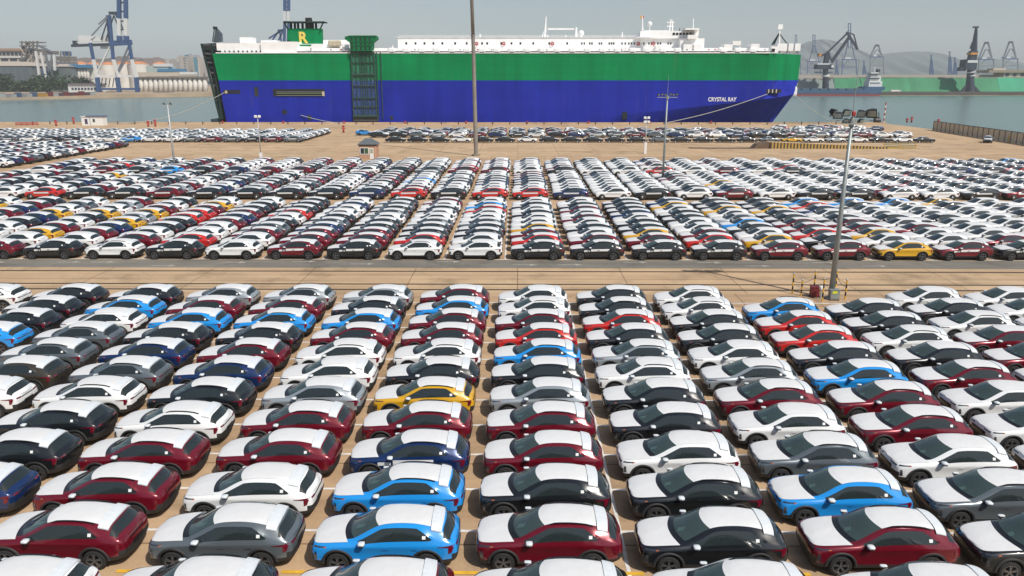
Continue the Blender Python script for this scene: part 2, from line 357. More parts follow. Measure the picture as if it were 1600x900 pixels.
for f in (0, .18, .37, .46, .56, .66, .82, 1.0):
    x_ = 549 + 35 * f; p, r_ = at(x_, 81, SD - .6), at(x_ + 4 + 1.3 * f, 184, SD - .6); b = MB(); b.bar(p, r_, .36 if f in (0, 1.0) else .17, .3); sbuild(b, 'beam', M_LATT, sr)
for y_ in (82, 97, 116, 134, 153, 167, 181): 
    x0, x1 = slant(548, 585, y_); b = MB(); b.bar(at(x0, y_, SD - .75), at(x1, y_, SD - .75), .3, .6 if y_ in (116, 181) else .28); sbuild(b, 'cross_beam', M_LATT, sr)
b = MB(); pb(b, 552, 591, 182.5, 189.5, SD - .3, .35); sbuild(b, 'ramp_foot', mat('brown_grey_plate', (.07, .07, .055), .8, noise=.2), sr)
for x_ in (592, 598.5): b = MB(); b.bar(at(x_ - 4, 81, SD - .3), at(x_, 186, SD - .3), .22); sbuild(b, 'guide_rail', M_LATT, sr)
# stern ramp folded upright behind the stern
q = empty('stern_ramp', (0, 0, 0)); q.parent = ship
prof = [(313, 68), (336, 67), (340, 90), (346, 130), (350.5, 165), (350, 189), (344, 190), (337, 160), (331, 130), (325, 108), (319, 92)]
b = MB(); P_ = [at(x_, y_, SD + 2) for x_, y_ in prof]; b.prism([(p.x, p.z) for p in P_], SD + 3, SD + 27); sbuild(b, 'ramp_panel', M_RAMPD, q)
for k, (x0, x1, y_) in enumerate(((314, 337, 70), (317, 338.5, 77), (318.5, 340, 84), (320, 341, 91), (322, 342, 98), (325, 343, 106), (328, 344.5, 114), (331, 346, 124), (333, 347, 134), (336, 348.5, 145), (339, 349.5, 157), (342, 350, 170))):
    b = MB(); b.bar(at(x0, y_ - .8, SD + 1.6), at(x1, y_ + .8, SD + 1.6), .5, .55); sbuild(b, 'rib', M_SDARK if k % 2 else mat('ramp_rib_grey', (.07, .08, .08), .7), q)
for x0, y0, x1, y1 in ((330, 68, 347, 186), (315, 69, 344, 186)): b = MB(); b.bar(at(x0, y0, SD + 1.2), at(x1, y1, SD + 1.2), .6); sbuild(b, 'side_beam', M_SDARK, q)
b = MB(); b.add([tuple(at(333, 66, SD + 4)), tuple(at(345, 65, SD + 4)), tuple(at(344, 52, SD + 4)), tuple(at(337, 44, SD + 4))] + [tuple(at(x_, y_, SD + 4) + Vector((0, 2, 0))) for x_, y_ in ((333, 66), (345, 65), (344, 52), (337, 44))], [(0, 1, 2, 3), (7, 6, 5, 4), (0, 4, 5, 1), (1, 5, 6, 2), (2, 6, 7, 3), (3, 7, 4, 0)]); sbuild(b, 'ramp_arm', mat('slate_steel', (.06, .08, .10), .7), q)
b = MB(); b.bar(at(332, 65, SD + 4), at(335, 45, SD + 4), .25); b.bar(at(333.5, 43.5, SD + 4), at(339, 44, SD + 4), .9); sbuild(b, 'arm_strut', M_SDARK, q)
b = MB(); pb(b, 330, 345, 186, 193, SD + 1.5, 8); sbuild(b, 'ramp_toe', mat('dark_blue_steel', (.03, .05, .07), .7), q)
# upper decks
dz = .25
sp('aft_bulwark', M_SWHITE, 339, 409, 67.5, 79, SD + 1.2, 14); sp('aft_deck_edge', M_SWHITE, 337, 1204, 81.6, 83.4, SD - .15, .5)
for k in range(9): sbuild(pb(MB(), 346 + 7 * k, 349.5 + 7 * k, 79, 83, SD + 1, 1), 'bulwark_stay', M_SWHITE)
b = MB(); pb(b, 341, 408, 79.0, 83.3, SD + 3.2, 1); sbuild(b, 'aft_shade_wall', M_BUFF)
sp('deck_box', M_SWHITE, 375, 392, 58, 67.3, SD + 3, 5); sp('aft_house', M_SWHITE, 408.4, 463, 65, 83.2, SD + .4, 16); sp('aft_upper_house', M_SWHITE, 408, 432, 63, 66, SD + 5, 8)
sp('mid_wall', M_SWHITE, 463, 1205, 75, 81.4, SD + 2.5, 20)
sp('walkway', M_SWHITE, 463, 1204, 79.2, 80.1, SD + .6, 2.4)
sp('engine_casing', M_SWHITE, 462, 545, 68.5, 75.2, SD + 4, 16); sp('casing_block', M_SWHITE, 487, 503, 69, 80, SD + 1.2, 4); sp('casing_step', M_SWHITE, 505, 540, 62.5, 69, SD + 8, 10)
for x_ in (517, 523, 529): b = MB().use(M_BUFF); rounded_box(b, tuple(at(x_, 68, SD + 3)), .8, .8, 1.0); sbuild(b, 'ventilator', None)
dh = sp('deckhouse', M_SWHITE, 622, 1062, 57.8, 75.2, SD + 6, 20); b = MB(); pb(b, 620, 1064, 57.2, 58.0, SD + 5.6, 21); sbuild(b, 'deckhouse_roof', M_SWHITE)
for x_ in (633.5, 648, 662, 676, 690, 710, 728, 752, 760, 782, 798, 812, 832, 857, 885): sbuild(pb(MB(), x_, x_ + 2.6, 66, 69.5, SD + 5.9, .3), 'window', M_SWIN, dh)
for x_ in (908, 912, 920.5, 924, 935.5, 939, 951, 954.5, 958, 971, 976, 981.5, 985.5, 990, 1005, 1013, 1017, 1027, 1031, 1043, 1047): sbuild(pb(MB(), x_, x_ + 2.1, 66.2, 69.6, SD + 5.9, .3), 'window', M_SWIN, dh)
for x_ in (744.5, 787, 863, 997.5, 1021): b = MB().use(M_REDP if 'M_REDP' in globals() else mat('red_lifebuoy', (.5, .03, .03), .5)); b.lathe([(.3, 0), (.62, -.12), (.62, .12), (.3, 0)], tuple(at(x_, 68.3, SD + 5.6)), 12, 'y'); sbuild(b, 'lifebuoy', None)
for k, x_ in enumerate(np.arange(612, 1190, 23.5)):        # row of vents under the side deck
    if 1060 < x_ < 1106: continue
    b = MB().use(M_SWHITE); c_ = at(x_, 78.5, SD + 1.2); rounded_box(b, tuple(c_), 1.15, .7, .75); sbuild(b, 'vent', None)
    sbuild(pb(MB(), x_ - 3.5, x_ + 3.5, 81.0, 82.0, SD - .25, .3), 'scupper', M_SDARK)
for x0, x1, y0, y1 in ((1068, 1082, 69, 80), (1084, 1096, 69.5, 80), (1131, 1145, 69, 79), (1173, 1187, 68.5, 79), (1145, 1158, 64, 70.5), (1005, 1020, 72, 79), (1024, 1034, 72, 79)):
    o = sp('deck_locker', M_SWHITE, x0, x1, y0, y1, SD + .8, 4)
sp('fore_wall', M_SWHITE, 1062, 1101, 60, 80, SD + 3, 18)
o = sp('bow_bulwark', M_SWHITE, 1205, 1216, 72.5, 82.6, SD + 1, 1.5); sp('bow_window', M_SWIN, 1205.5, 1211, 76, 81, SD + .9, .2, o)
for k, (x0, x1) in enumerate(((1214, 1230.5), (1231.5, 1240.5), (1241.5, 1251.5))): sp('bow_screen', M_SWHITE, x0, x1, 68, 79.5, SD + 4 + 4 * k, 1.5)
for x_ in np.arange(1217, 1250, 5.5): b = MB(); b.bar(at(x_, 83, SD + 6 + (x_ - 1217) * .25), at(x_ + 3, 79, SD + 6 + (x_ - 1217) * .25), .35); sbuild(b, 'screen_stay', M_BUFF)
# small deck gear
rg_ = random.Random(8)
for k in range(46):
    x_ = rg_.uniform(470, 1195)
    if 538 < x_ < 600: continue
    if k % 3 == 0: sp('deck_box', M_SWHITE, x_, x_ + rg_.uniform(3, 9), rg_.uniform(73, 76.5), 79, SD + rg_.uniform(.7, 1.6), 1.2)
    elif k % 3 == 1: b = MB(); b.tube(at(x_, 80, SD + 1.2), at(x_, rg_.uniform(70, 75), SD + 1.2), .22, n=6); sbuild(b, 'vent_pipe', M_SWHITE)
    else: sp('hose_box', M_REDP if k % 4 == 0 else M_CGREY_, x_, x_ + 2.2, 76.5, 79, SD + .8, .4)
for x_ in np.arange(470, 1200, 9.0): b = MB(); b.bar(at(x_, 81.6, SD), at(x_, 78.6, SD), .09); sbuild(b, 'stanchion', M_SWHITE)
b = MB(); b.bar(at(463, 78.6, SD), at(1204, 78.6, SD), .09); sbuild(b, 'handrail', M_SWHITE)
for x_ in np.arange(626, 1000, 7.0): b = MB(); b.bar(at(x_, 57.4, SD + 6), at(x_, 55.2, SD + 6), .08); sbuild(b, 'stanchion', M_SWHITE)
b = MB(); b.bar(at(624, 55.2, SD + 6), at(1000, 55.2, SD + 6), .08); sbuild(b, 'handrail', M_SWHITE)
# bridge
br = sp('bridge', M_SWHITE, 1000, 1090, 48.5, 60, SD + 5, 18)
for k in range(6): sbuild(pb(MB(), 1051 + 5.2 * k, 1055 + 5.2 * k, 51, 54.8, SD + 4.9, .3), 'bridge_window', M_SWIN, br)
sp('bridge_wing', M_SWHITE, 1075, 1091, 54.5, 60.5, SD + 1, 5); sp('bridge_wing_roof', M_SWHITE, 1071, 1093, 44, 46.5, SD + 1, 8); sp('bridge_side', M_SWHITE, 1085, 1092, 46, 56, SD + 3, 6)
sp('monkey_island', M_SWHITE, 1006, 1048, 47.6, 49, SD + 7, 10); sp('aft_awning', M_SWHITE, 994, 1018, 57.2, 58.4, SD + 3, 10)
b = MB(); b.tube(at(1004, 50, SD + 8), at(1003.5, 24, SD + 8), .3, .12, 8); sbuild(b, 'flag_mast', M_SWHITE)
sbuild(pb(MB(), 1000.5, 1003, 24.5, 29, SD + 8, .06), 'flag', mat('yellow_flag', (.6, .35, .02), .8)); sbuild(pb(MB(), 1003.2, 1006, 24.5, 28.5, SD + 8, .06), 'flag', mat('red_flag', (.5, .03, .03), .8))
def ball(x_, y_, D, r_, m_, name):
    b = MB().use(m_); prof = [(max(.001, r_ * math.sin(math.pi * k / 8)), -r_ * math.cos(math.pi * k / 8)) for k in range(9)]; b.lathe(prof, tuple(at(x_, y_, D)), 14); return sbuild(b, name, None, None, True)
ball(1015, 37.5, SD + 8, .85, M_SWHITE, 'satellite_dome'); b = MB(); b.tube(at(1015, 48, SD + 8), at(1015, 40, SD + 8), .15, n=6); sbuild(b, 'dome_stand', M_SWHITE)
b = MB(); b.bar(at(1046, 50, SD + 8), at(1048, 30, SD + 8), .35); b.bar(at(1051, 50, SD + 8), at(1050, 31, SD + 8), .35); b.bar(at(1042, 35, SD + 8), at(1054, 35, SD + 8), .3); b.bar(at(1042, 41, SD + 8), at(1053, 41, SD + 8), .3); b.bar(at(1083, 46, SD + 8), at(1083.5, 29, SD + 8), .25); sbuild(b, 'radar_mast', M_SWHITE)
for x_ in (1062, 1068, 1074): b = MB(); b.bar(at(x_, 50, SD + 6), at(x_, 44, SD + 6), .2); sbuild(b, 'aerial', M_SDARK)
# bow mast
b = MB(); b.tube(at(1217, 70, SD + 10), at(1218.5, 40, SD + 10), .45, .2, 8); b.box(*(lambda p: (p.x - .8, p.x + .8, p.y - .5, p.y + .5, p.z, p.z + 1.6))(at(1218.5, 46, SD + 10))); sbuild(b, 'bow_mast', M_SWHITE)
for x0 in (1206, 1209, 1231): b = MB(); b.bar(at(x0, 70, SD + 9), at(1217.5, 52, SD + 10), .32); sbuild(b, 'mast_leg', M_SDARK)
# provision crane and posts
b = MB(); b.tube(at(851, 60, SD + 10), at(853, 26, SD + 10), .5, .2, 8); sbuild(b, 'crane_mast', M_SWHITE); b = MB(); b.bar(at(846, 60, SD + 10), at(852, 44, SD + 10), .3); b.bar(at(857, 60, SD + 10), at(852, 44, SD + 10), .3); sbuild(b, 'crane_mast_leg', M_SWHITE)
b = MB(); b.bar(at(856, 45.3, SD + 9), at(897, 45.3, SD + 9), .5); sbuild(b, 'crane_jib', M_SWHITE)
b = MB(); b.tube(at(900, 62, SD + 9), at(900, 43, SD + 9), .55, .4, 10); b.tube(at(900, 75, SD + 8.5), at(900, 62, SD + 8.5), 1.6, 1.6, 12); sbuild(b, 'crane_post', M_SWHITE); ball(908, 52, SD + 9, 1.0, M_SWHITE, 'satellite_dome')
b = MB(); b.tube(at(908, 62, SD + 9), at(908, 54, SD + 9), .5, n=8); sbuild(b, 'dome_stand', M_SWHITE)
for x_, y_ in ((750, 53), (790, 58.5), (821, 58.5), (873, 58.5), (884, 54), (972, 50)): b = MB(); b.tube(at(x_, 60, SD + 10), at(x_, y_, SD + 10), .25, n=6); sbuild(b, 'deck_post', M_SWHITE)
# funnel
fn = empty('funnel', (0, 0, 0)); fn.parent = ship
P_ = [at(*k, SD + 7) for k in ((449, 68.5), (502, 68.5), (501, 44.5), (449.5, 44.5))]; b = MB(); b.prism([(p.x, p.z) for p in P_], SD + 7, SD + 10); sbuild(b, 'casing', M_DGREEN if False else M_GREEN, fn)
b = MB(); pb(b, 442.5, 506, 33.2, 35, SD + 5.5, 5); sbuild(b, 'top_platform', M_SDARK, fn)
for x_ in (455, 461, 466, 473, 479, 489, 494): b = MB(); b.tube(at(x_, 45, SD + 9), at(x_ - .5, 34, SD + 8), .4, n=8); sbuild(b, 'exhaust_pipe', M_SDARK, fn)
b = MB(); b.tube(at(484, 45, SD + 8.5), at(482, 28, SD + 8.5), 1.3, 1.1, 10); sbuild(b, 'main_exhaust', M_RAMPD, fn)
for x0, x1 in ((449.5, 444), (500.5, 505)): b = MB(); b.bar(at(x0, 45, SD + 6), at(x1, 35, SD + 6), .4); sbuild(b, 'platform_strut', M_SDARK, fn)
b = MB(); pb(b, 449, 453, 63, 68, SD + 6.8, .3); sbuild(b, 'casing_door', M_SWIN, fn)
def text(s, name, m, x0, x1, y0, y1, D, parent, ex=.04, bold=.0):
    c = bpy.data.curves.new(name, 'FONT'); c.body = s; c.extrude = ex; c.offset = bold; c.size = 1
    o = bpy.data.objects.new(name, c); COL.objects.link(o); dg = bpy.context.evaluated_depsgraph_get(); dg.update()
    me = bpy.data.meshes.new_from_object(o.evaluated_get(dg)); bpy.data.objects.remove(o); bpy.data.curves.remove(c)
    xs = [v.co.x for v in me.vertices]; ys = [v.co.y for v in me.vertices]; a_, c_ = at(x0, y1, D), at(x1, y0, D)
    for v in me.vertices:
        u, w_ = (v.co.x - min(xs)) / (max(xs) - min(xs)), (v.co.y - min(ys)) / (max(ys) - min(ys)); z = v.co.z
        v.co = (a_.x + u * (c_.x - a_.x) - SO.x, D - z - SO.y, a_.z + w_ * (c_.z - a_.z) - SO.z)
    me.materials.clear(); me.materials.append(m); me.name = name; return link(name, me, parent)
text('R', 'funnel_letter', mat('funnel_yellow', (.72, .55, .10), .6), 468, 480.5, 49.5, 67.5, SD + 6.9, fn, .08, .035)
sbuild(pb(MB(), 470.5, 475.5, 53, 56.5, SD + 6.93, .05), 'letter_shadow', mat('letter_navy', (.02, .03, .12), .6), fn)
sbuild(pb(MB(), 463, 487, 69.5, 72, SD + 3.9, .2), 'name_board', M_GREEN, fn)
text('CRYSTAL RAY', 'ship_name', mat('name_white', (.8, .8, .78), .6), 1106.5, 1151, 152, 158.5, SD - .03, ship, .04, .02)
# mooring ropes
def rope(pts, lab, r_=.11):
    o0 = pts[0]; b = MB()
    for i in range(len(pts) - 1): b.tube(pts[i] - o0, pts[i + 1] - o0, r_, n=5)
    t_ = b.build('mooring_rope', mat('rope', (.42, .42, .36), .9)); t_.location = o0; tag(t_, lab, 'rope')
def sag(p, q_, s_=.8, n=10): return [p.lerp(q_, i / n) - Vector((0, 0, s_ * math.sin(math.pi * i / n))) for i in range(n + 1)]
rope(sag(at(352, 144, SD - .2), gnd(165, 193), 3.0), 'pale mooring rope from the stern running left to the quay')
rope(sag(at(1199, 147, SD - .3), gnd(1036, 193), .8), 'pale mooring rope from the bow back along the blue hull')
rope(sag(at(470, 180, SD - .2), gnd(532, 193), .3), 'short pale mooring rope by the blue hull, left of side ramp')
rope(sag(at(1240, 147, SD + 12), gnd(1385, 193), 5.0), 'pale mooring rope from the bow tip running right to the quay corner')
# ------------------------------------------------------------------ the far shores
LD = 800.0; RD = 840.0
def thing(name, label, cat, x, D, z=0.5, group=None): return empty(name, (at(x, 122, D).x, D, z), label, cat, group)
def fb(t, b, name, m=None, parent=None, smooth=False):
    me = b.mesh(name, m, smooth); me.transform(Matrix.Translation(-Vector(t.location))); return link(name, me, parent or t)
def fbox(t, name, m, x0, x1, y0, y1, D, dep, parent=None): return fb(t, pb(MB(), x0, x1, y0, y1, D, dep), name, m, parent)
def fbar(t, name, m, pts, w, D=None, parent=None):
    b = MB()
    for p, q in zip(pts[:-1], pts[1:]): b.bar(at(p[0], p[1], p[2] if len(p) > 2 else D), at(q[0], q[1], q[2] if len(q) > 2 else D), w)
    return fb(t, b, name, m, parent)
M_CBLUE = mat('crane_blue', (0.03, 0.075, 0.19), .6, noise=.15, nscale=.1); M_CWHITE = mat('crane_white', (0.62, 0.63, 0.62), .6); M_CDARK = mat('crane_slate', (0.025, 0.035, 0.055), .6, noise=.2, nscale=.2)
M_CGREY = mat('crane_grey', (0.14, 0.16, 0.18), .6); M_TAN = mat('far_quay_stone', (0.36, 0.27, 0.18), .9, noise=.2, nscale=.05); M_SILO = mat('silo_white', (0.62, 0.60, 0.55), .8, noise=.1, nscale=.08)
M_ORNG = mat('orange_roof', (0.50, 0.20, 0.08), .8, noise=.2, nscale=.1); M_WARE = mat('grey_shed', (0.13, 0.155, 0.165), .7, noise=.12, nscale=.05); M_ROOFG = mat('pale_shed_roof', (0.42, 0.36, 0.30), .8, noise=.15)
M_BEIG = mat('beige_wall', (0.50, 0.44, 0.36), .8, noise=.1); M_RUST = mat('rusty_lattice', (0.17, 0.155, 0.14), .8, noise=.3); M_BROOF = mat('bright_blue_roof', (.05, .19, .36), .6); M_LEAF = mat('far_foliage', (0.055, 0.10, 0.042), .9, noise=.35, nscale=.15)
M_HILL = mat('hill_scrub', (0.075, 0.095, 0.085), .95, noise=.25, nscale=.004); M_HILL2 = mat('built_up_hill', (0.15, 0.11, 0.09), .95, noise=.4, nscale=.02)
# left shore: quay and land
fl0, fl1 = gnd(0, 156, WZ), gnd(330, 150.5, WZ)
b = MB(); x0, x1 = fl0.x - 260, fl1.x + 120; ya, yb2 = fl0.y - (fl1.y - fl0.y) * 260 / (fl1.x - fl0.x), fl1.y + (fl1.y - fl0.y) * 120 / (fl1.x - fl0.x)
b.add([(x0, ya, -8), (x1, yb2, -8), (x1, 3200, -8), (x0, 3200, -8), (x0, ya, .2), (x1, yb2, .2), (x1, 3200, .2), (x0, 3200, .2)], [(0, 1, 5, 4), (4, 5, 6, 7), (1, 2, 6, 5), (3, 0, 4, 7), (2, 3, 7, 6)])
o = b.build('shore_land', M_TAN); tag(o, kind='structure')
rnd = random.Random(5)
# things on the left quay strip
CC = [(.35, .35, .33), (.05, .09, .17), (.16, .03, .03), (.25, .25, .26), (.08, .10, .13), (.42, .22, .03), (.10, .05, .06)]
for k, px_ in enumerate(np.arange(-2, 140, 8.3)):
    D = ya + (yb2 - ya) * (at(px_, 122, 760).x - x0) / (x1 - x0) + 14; c = CC[[0, 3, 0, 1, 3, 0, 1, 5, 5, 2, 0, 6, 2, 6, 2, 2, 6][k % 17]]
    nm = ['pale', 'grey', 'white', 'blue', 'grey', 'white', 'dark blue', 'yellow', 'orange', 'red', 'pale', 'brown', 'dull red', 'purple brown', 'red', 'red', 'brown'][k % 17]
    t = thing('shipping_container', f'{nm} stack of containers on the far left quay, {ORD[k]} from left', 'container', px_ + 3, D, .2, 'containers on the far quay'); wz = 2.5 + (.0 if k % 3 else .9)
    b = MB(); p = at(px_, 150, D); q_ = at(px_ + 7.4, 150, D); b.box(p.x, q_.x, D, D + 3, .2, .2 + wz); fb(t, b, 'box', mat('container_' + nm.replace(' ', '_'), c, .7)); b = MB(); b.box(p.x - .05, q_.x + .05, D - .08, D + 3.05, .2 + wz, .35 + wz); fb(t, b, 'top_frame', M_CGREY)
# sheds on the far left
for (x0_, x1_, y0_, y1_, rf, lab) in ((-40, 49, 103, 130, 96.5, 'long grey warehouse with pale roof at far left'), (88, 109, 104, 132, 100, 'smaller grey warehouse between lattice tower and ship crane')):
    D = LD + 60; t = thing('warehouse', lab, 'warehouse', (x0_ + x1_) / 2, D); fbox(t, 'wall', M_WARE, x0_, x1_, y0_, y1_ + 18, D, 60)
    for k in range(int((x1_ - x0_) // 11)): fbox(t, 'wall_rib', mat('shed_rib', (.10, .13, .15), .7), x0_ + 4 + 11 * k, x0_ + 5.5 + 11 * k, y0_ + 1, y1_ + 10, D - .4, .4)
    b = MB(); p0, p1, p2, p3 = at(x0_ - 1, y0_, D - 1), at(x1_ + 1, y0_, D - 1), at(x1_ - 4, rf, D + 25), at(x0_ + 4, rf, D + 25); b.add([p0, p1, p2, p3, p0 + Vector((0, 62, 0)), p1 + Vector((0, 62, 0))], [(0, 1, 2, 3), (3, 2, 5, 4), (0, 3, 4), (1, 5, 2)]); fb(t, b, 'roof', M_ROOFG)
D = LD + 160; t = thing('plant_building', 'beige plant building with rows of dark openings above the grey warehouse', 'factory', 15, D); fbox(t, 'wall', M_BEIG, -30, 41, 79, 110, D, 40); fbox(t, 'roof', mat('dull_terracotta', (.36, .24, .17), .85, noise=.2), -32, 42, 75.5, 79, D - 2, 44)
for k in range(11): fbox(t, 'window', M_CDARK, -28 + 6.4 * k, -24 + 6.4 * k, 81.5, 86.5, D - .4, .5)
for k in range(5): fbox(t, 'opening', M_CDARK, -26 + 14 * k, -16 + 14 * k, 91.5, 95, D - .4, .5)
fbox(t, 'ledge', M_CWHITE, -31, 41.5, 88.5, 90.3, D - 1.2, 1)
# lattice tower and conveyors
D = LD + 110; t = thing('process_tower', 'tall rusty lattice process tower at far left', 'tower', 45, D)
for x_ in (34, 40.5, 46, 52, 58): fbar(t, 'column', M_RUST, [(x_, 112), (x_, 64)], 1.3, D)
for y_ in (65, 70.5, 77, 84, 92, 100): fbox(t, 'floor', M_RUST, 30 if y_ < 72 else 33, 61 if y_ < 80 else 59, y_, y_ + 1.6, D - 1, 14)
for k, (x_, y_) in enumerate(((36, 72), (43, 66), (49, 78), (42, 85), (53, 88), (38, 94))): b = MB(); b.tube(at(x_, y_ + 6, D + 5), at(x_, y_, D + 5), 2.3, n=10); fb(t, b, 'vessel', M_BEIG if k % 2 else M_CGREY)
fbar(t, 'brace', M_RUST, [(34, 112), (46, 92), (58, 112)], .7, D - .5); fbar(t, 'brace', M_RUST, [(34, 84), (58, 70)], .7, D - .5)
for k in range(26):
    x_ = rnd.uniform(30, 62); y_ = rnd.uniform(68, 112); m_ = rnd.choice([M_RUST, M_CGREY, M_BEIG, M_CDARK])
    if k % 2: fbar(t, 'pipe', m_, [(x_, y_), (x_ + rnd.choice([-7, 7, 0]), y_ + rnd.uniform(2, 12))], rnd.uniform(.5, 1.0), D - 1.5)
    else: fbox(t, 'equipment', m_, x_, x_ + rnd.uniform(1.5, 5), y_, y_ + rnd.uniform(1.5, 5), D + rnd.uniform(0, 8), 3)
t = thing('conveyor_gantry', 'slanting conveyor gantries on tall legs right of the rusty tower', 'conveyor', 70, LD + 40); D = LD + 40
for x0_, y0_, x1_, y1_ in ((58, 70, 86, 84), (56, 80, 62, 122), (64, 82, 73, 124), (70, 82, 80, 120), (82, 82, 78, 122), (62, 118, 60, 142), (84, 84, 86, 110)): fbar(t, 'leg', M_CGREY if x0_ % 4 else M_CWHITE, [(x0_, y0_), (x1_, y1_)], 2.0, D)
fbox(t, 'head_house', M_RUST, 60, 85, 79.5, 85, D, 8); fbox(t, 'lower_house', M_RUST, 62, 82, 95, 99, D, 8); fbox(t, 'pump_house', M_CBLUE, 66, 72, 110, 118, D, 6)
t = thing('plant_tower', 'small blue topped tower left of the ship crane', 'tower', 102, LD + 150); D = LD + 150; fbox(t, 'cabin', M_CBLUE, 98, 104, 80, 87, D, 10); fbox(t, 'deck', M_RUST, 88, 110, 88, 95, D, 14); fbox(t, 'lower_deck', M_CGREY, 90, 111, 97, 103, D, 14)
for x_ in (95, 101, 108): fbar(t, 'leg', M_RUST, [(x_, 122), (x_, 80)], 1.2, D)
# the mass of trees in front of the sheds
def wood(name, lab, x0_, x1_, y0_, y1_, D, n, r0, m_, kind='stuff'):
    vs = []; fs = []
    for k in range(n):
        u = rnd.random(); hgt = .55 + .45 * math.sin(u * 23) * math.sin(u * 7 + 1); c_ = at(x0_ + u * (x1_ - x0_), y1_ - rnd.random() * (y1_ - y0_) * hgt, D); c_.y += rnd.uniform(0, 22); 
        a = Vector((rnd.gauss(0, 1), rnd.gauss(0, 1), rnd.gauss(0, .7))).normalized() * r0 * rnd.uniform(.6, 1.4); d_ = a.cross(Vector((rnd.random(), rnd.random(), 1))).normalized() * r0 * rnd.uniform(.5, 1.1); o_ = len(vs)
        vs += [c_ - a, c_ + d_, c_ + a, c_ - d_]; fs.append((o_, o_ + 1, o_ + 2, o_ + 3))
    b = MB(); b.add(vs, fs); o = link(name, b.mesh(name, m_, fix=False)); tag(o, lab, kind=kind); return o
wood('tree_belt', 'dark green belt of trees along the far left shore', -60, 62, 114, 146, LD + 22, 5200, 1.5, M_LEAF)
wood('shrubbery', 'green trees below the slanting conveyors', 62, 96, 112, 140, LD + 26, 1700, 1.3, M_LEAF)
wood('shrubbery', 'dark green trees before the white silos', 108, 130, 119, 134, LD + 24, 900, 1.2, M_LEAF)
# low white building, blue roofed silos
D = LD + 12; t = thing('quay_office', 'low white office building on the far quay left of the ship crane', 'building', 128, D); fbox(t, 'wall', M_CWHITE, 108, 153, 133, 148, D, 14); fbox(t, 'roof', mat('purple_roof', (.16, .13, .15), .8), 106, 154, 130.5, 133, D - 1, 16); 
for k in range(8): fbox(t, 'window', M_CDARK, 112 + 5 * k, 114.5 + 5 * k, 137, 140.5, D - .3, .4)
D = LD + 70; t = thing('silo_block', 'white ribbed silo block with bright blue roof behind the ship crane', 'silo', 124, D)
for k in range(7): b = MB(); p = at(110 + 4.6 * k, 130, D + 4); q_ = at(110 + 4.6 * k, 106, D + 4); b.tube(p, q_, 1.7, n=10); fb(t, b, 'silo', M_SILO, None, True)
fbox(t, 'roof', M_BROOF, 108, 142, 101, 106, D, 14); fbox(t, 'base', M_SILO, 108, 158, 128, 146, D + 2, 14)
fbox(t, 'shed', M_SILO, 142, 156, 109, 128, D + 6, 10)
# tanks with orange roofs
TK = [(126, 96, 116, 10, 'first'), (146, 96.5, 116, 10, 'second'), (168, 97, 118, 12, 'third'), (192, 96, 117, 11, 'fourth'), (216, 96, 116, 15, 'fifth'), (249, 96.5, 110, 11.5, 'sixth')]
for x_, y0_, y1_, r_, nm in TK:
    D = LD + 190; t = thing('storage_tank', f'white storage tank with orange conical roof on the far shore, {nm} from left', 'tank', x_, D, .5, 'orange roofed tanks')
    c_ = at(x_, y0_ + 4, D + 20); R_ = r_ * D / FPX; b = MB(); b.lathe([(R_, -40), (R_, 0)], tuple(c_), 24); fb(t, b, 'shell', M_SILO, None, True)
    b = MB(); b.lathe([(R_ * 1.02, -.2), (R_ * .5, (4.5) * D / FPX * .7), (.01, 4.2 * D / FPX)], tuple(c_), 24); fb(t, b, 'roof', M_ORNG, None, True)
D = LD + 130; t = thing('tank_farm_shed', 'pale green shed with bright blue roof before the apartment towers', 'shed', 255, D); fbox(t, 'wall', mat('pale_green_wall', (.36, .44, .42), .8), 231, 262, 103, 130, D, 20); fbox(t, 'roof', M_BROOF, 246, 279, 107.5, 112, D - 3, 24); fbox(t, 'gable', M_CWHITE, 240, 264, 99.5, 104, D - 1, 10)
# row of white silos
D = LD + 42; t = thing('silo_row', 'long row of white concrete silos on the far quay left of the ship', 'silo', 270, D)
for k in range(14): x_ = 220.5 + 7.7 * k; b = MB(); b.tube(at(x_, 146, D + 3), at(x_, 120.5, D + 3), 2.55, n=12); fb(t, b, 'silo', M_SILO, None, True)
fbox(t, 'gallery', M_BEIG, 216, 303, 113, 119, D - .5, 9); fbox(t, 'gallery_roof', M_CWHITE, 281, 303, 112.5, 116.5, D - 1, 9); fbox(t, 'parapet', mat('dark_band', (.16, .14, .12), .8), 216, 329, 119.5, 122, D - .8, 9)
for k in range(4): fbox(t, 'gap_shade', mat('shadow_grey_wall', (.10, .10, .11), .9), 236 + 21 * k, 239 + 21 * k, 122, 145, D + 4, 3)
for (x0_, x1_, y0_, y1_, m_, nm) in ((240, 272, 143.5, 150.5, M_CDARK, 'dark bulk loader on the far quay below the white silos'), (276, 310, 146, 149.5, mat('rust_red_cargo', (.25, .10, .06), .8), 'low rust red cargo heap on the far quay beside the ship')):
    D = LD + 2; t = thing('cargo_heap', nm, 'cargo', (x0_ + x1_) / 2, D)
    for k in range(5): x_ = x0_ + (x1_ - x0_) * (k + .1) / 5; b = MB(); rounded_box(b, tuple(at(x_ + 3, (y0_ + y1_) / 2, D + 2)), 2.4, 2, (y1_ - y0_) * .34); fb(t, b, 'heap', m_)
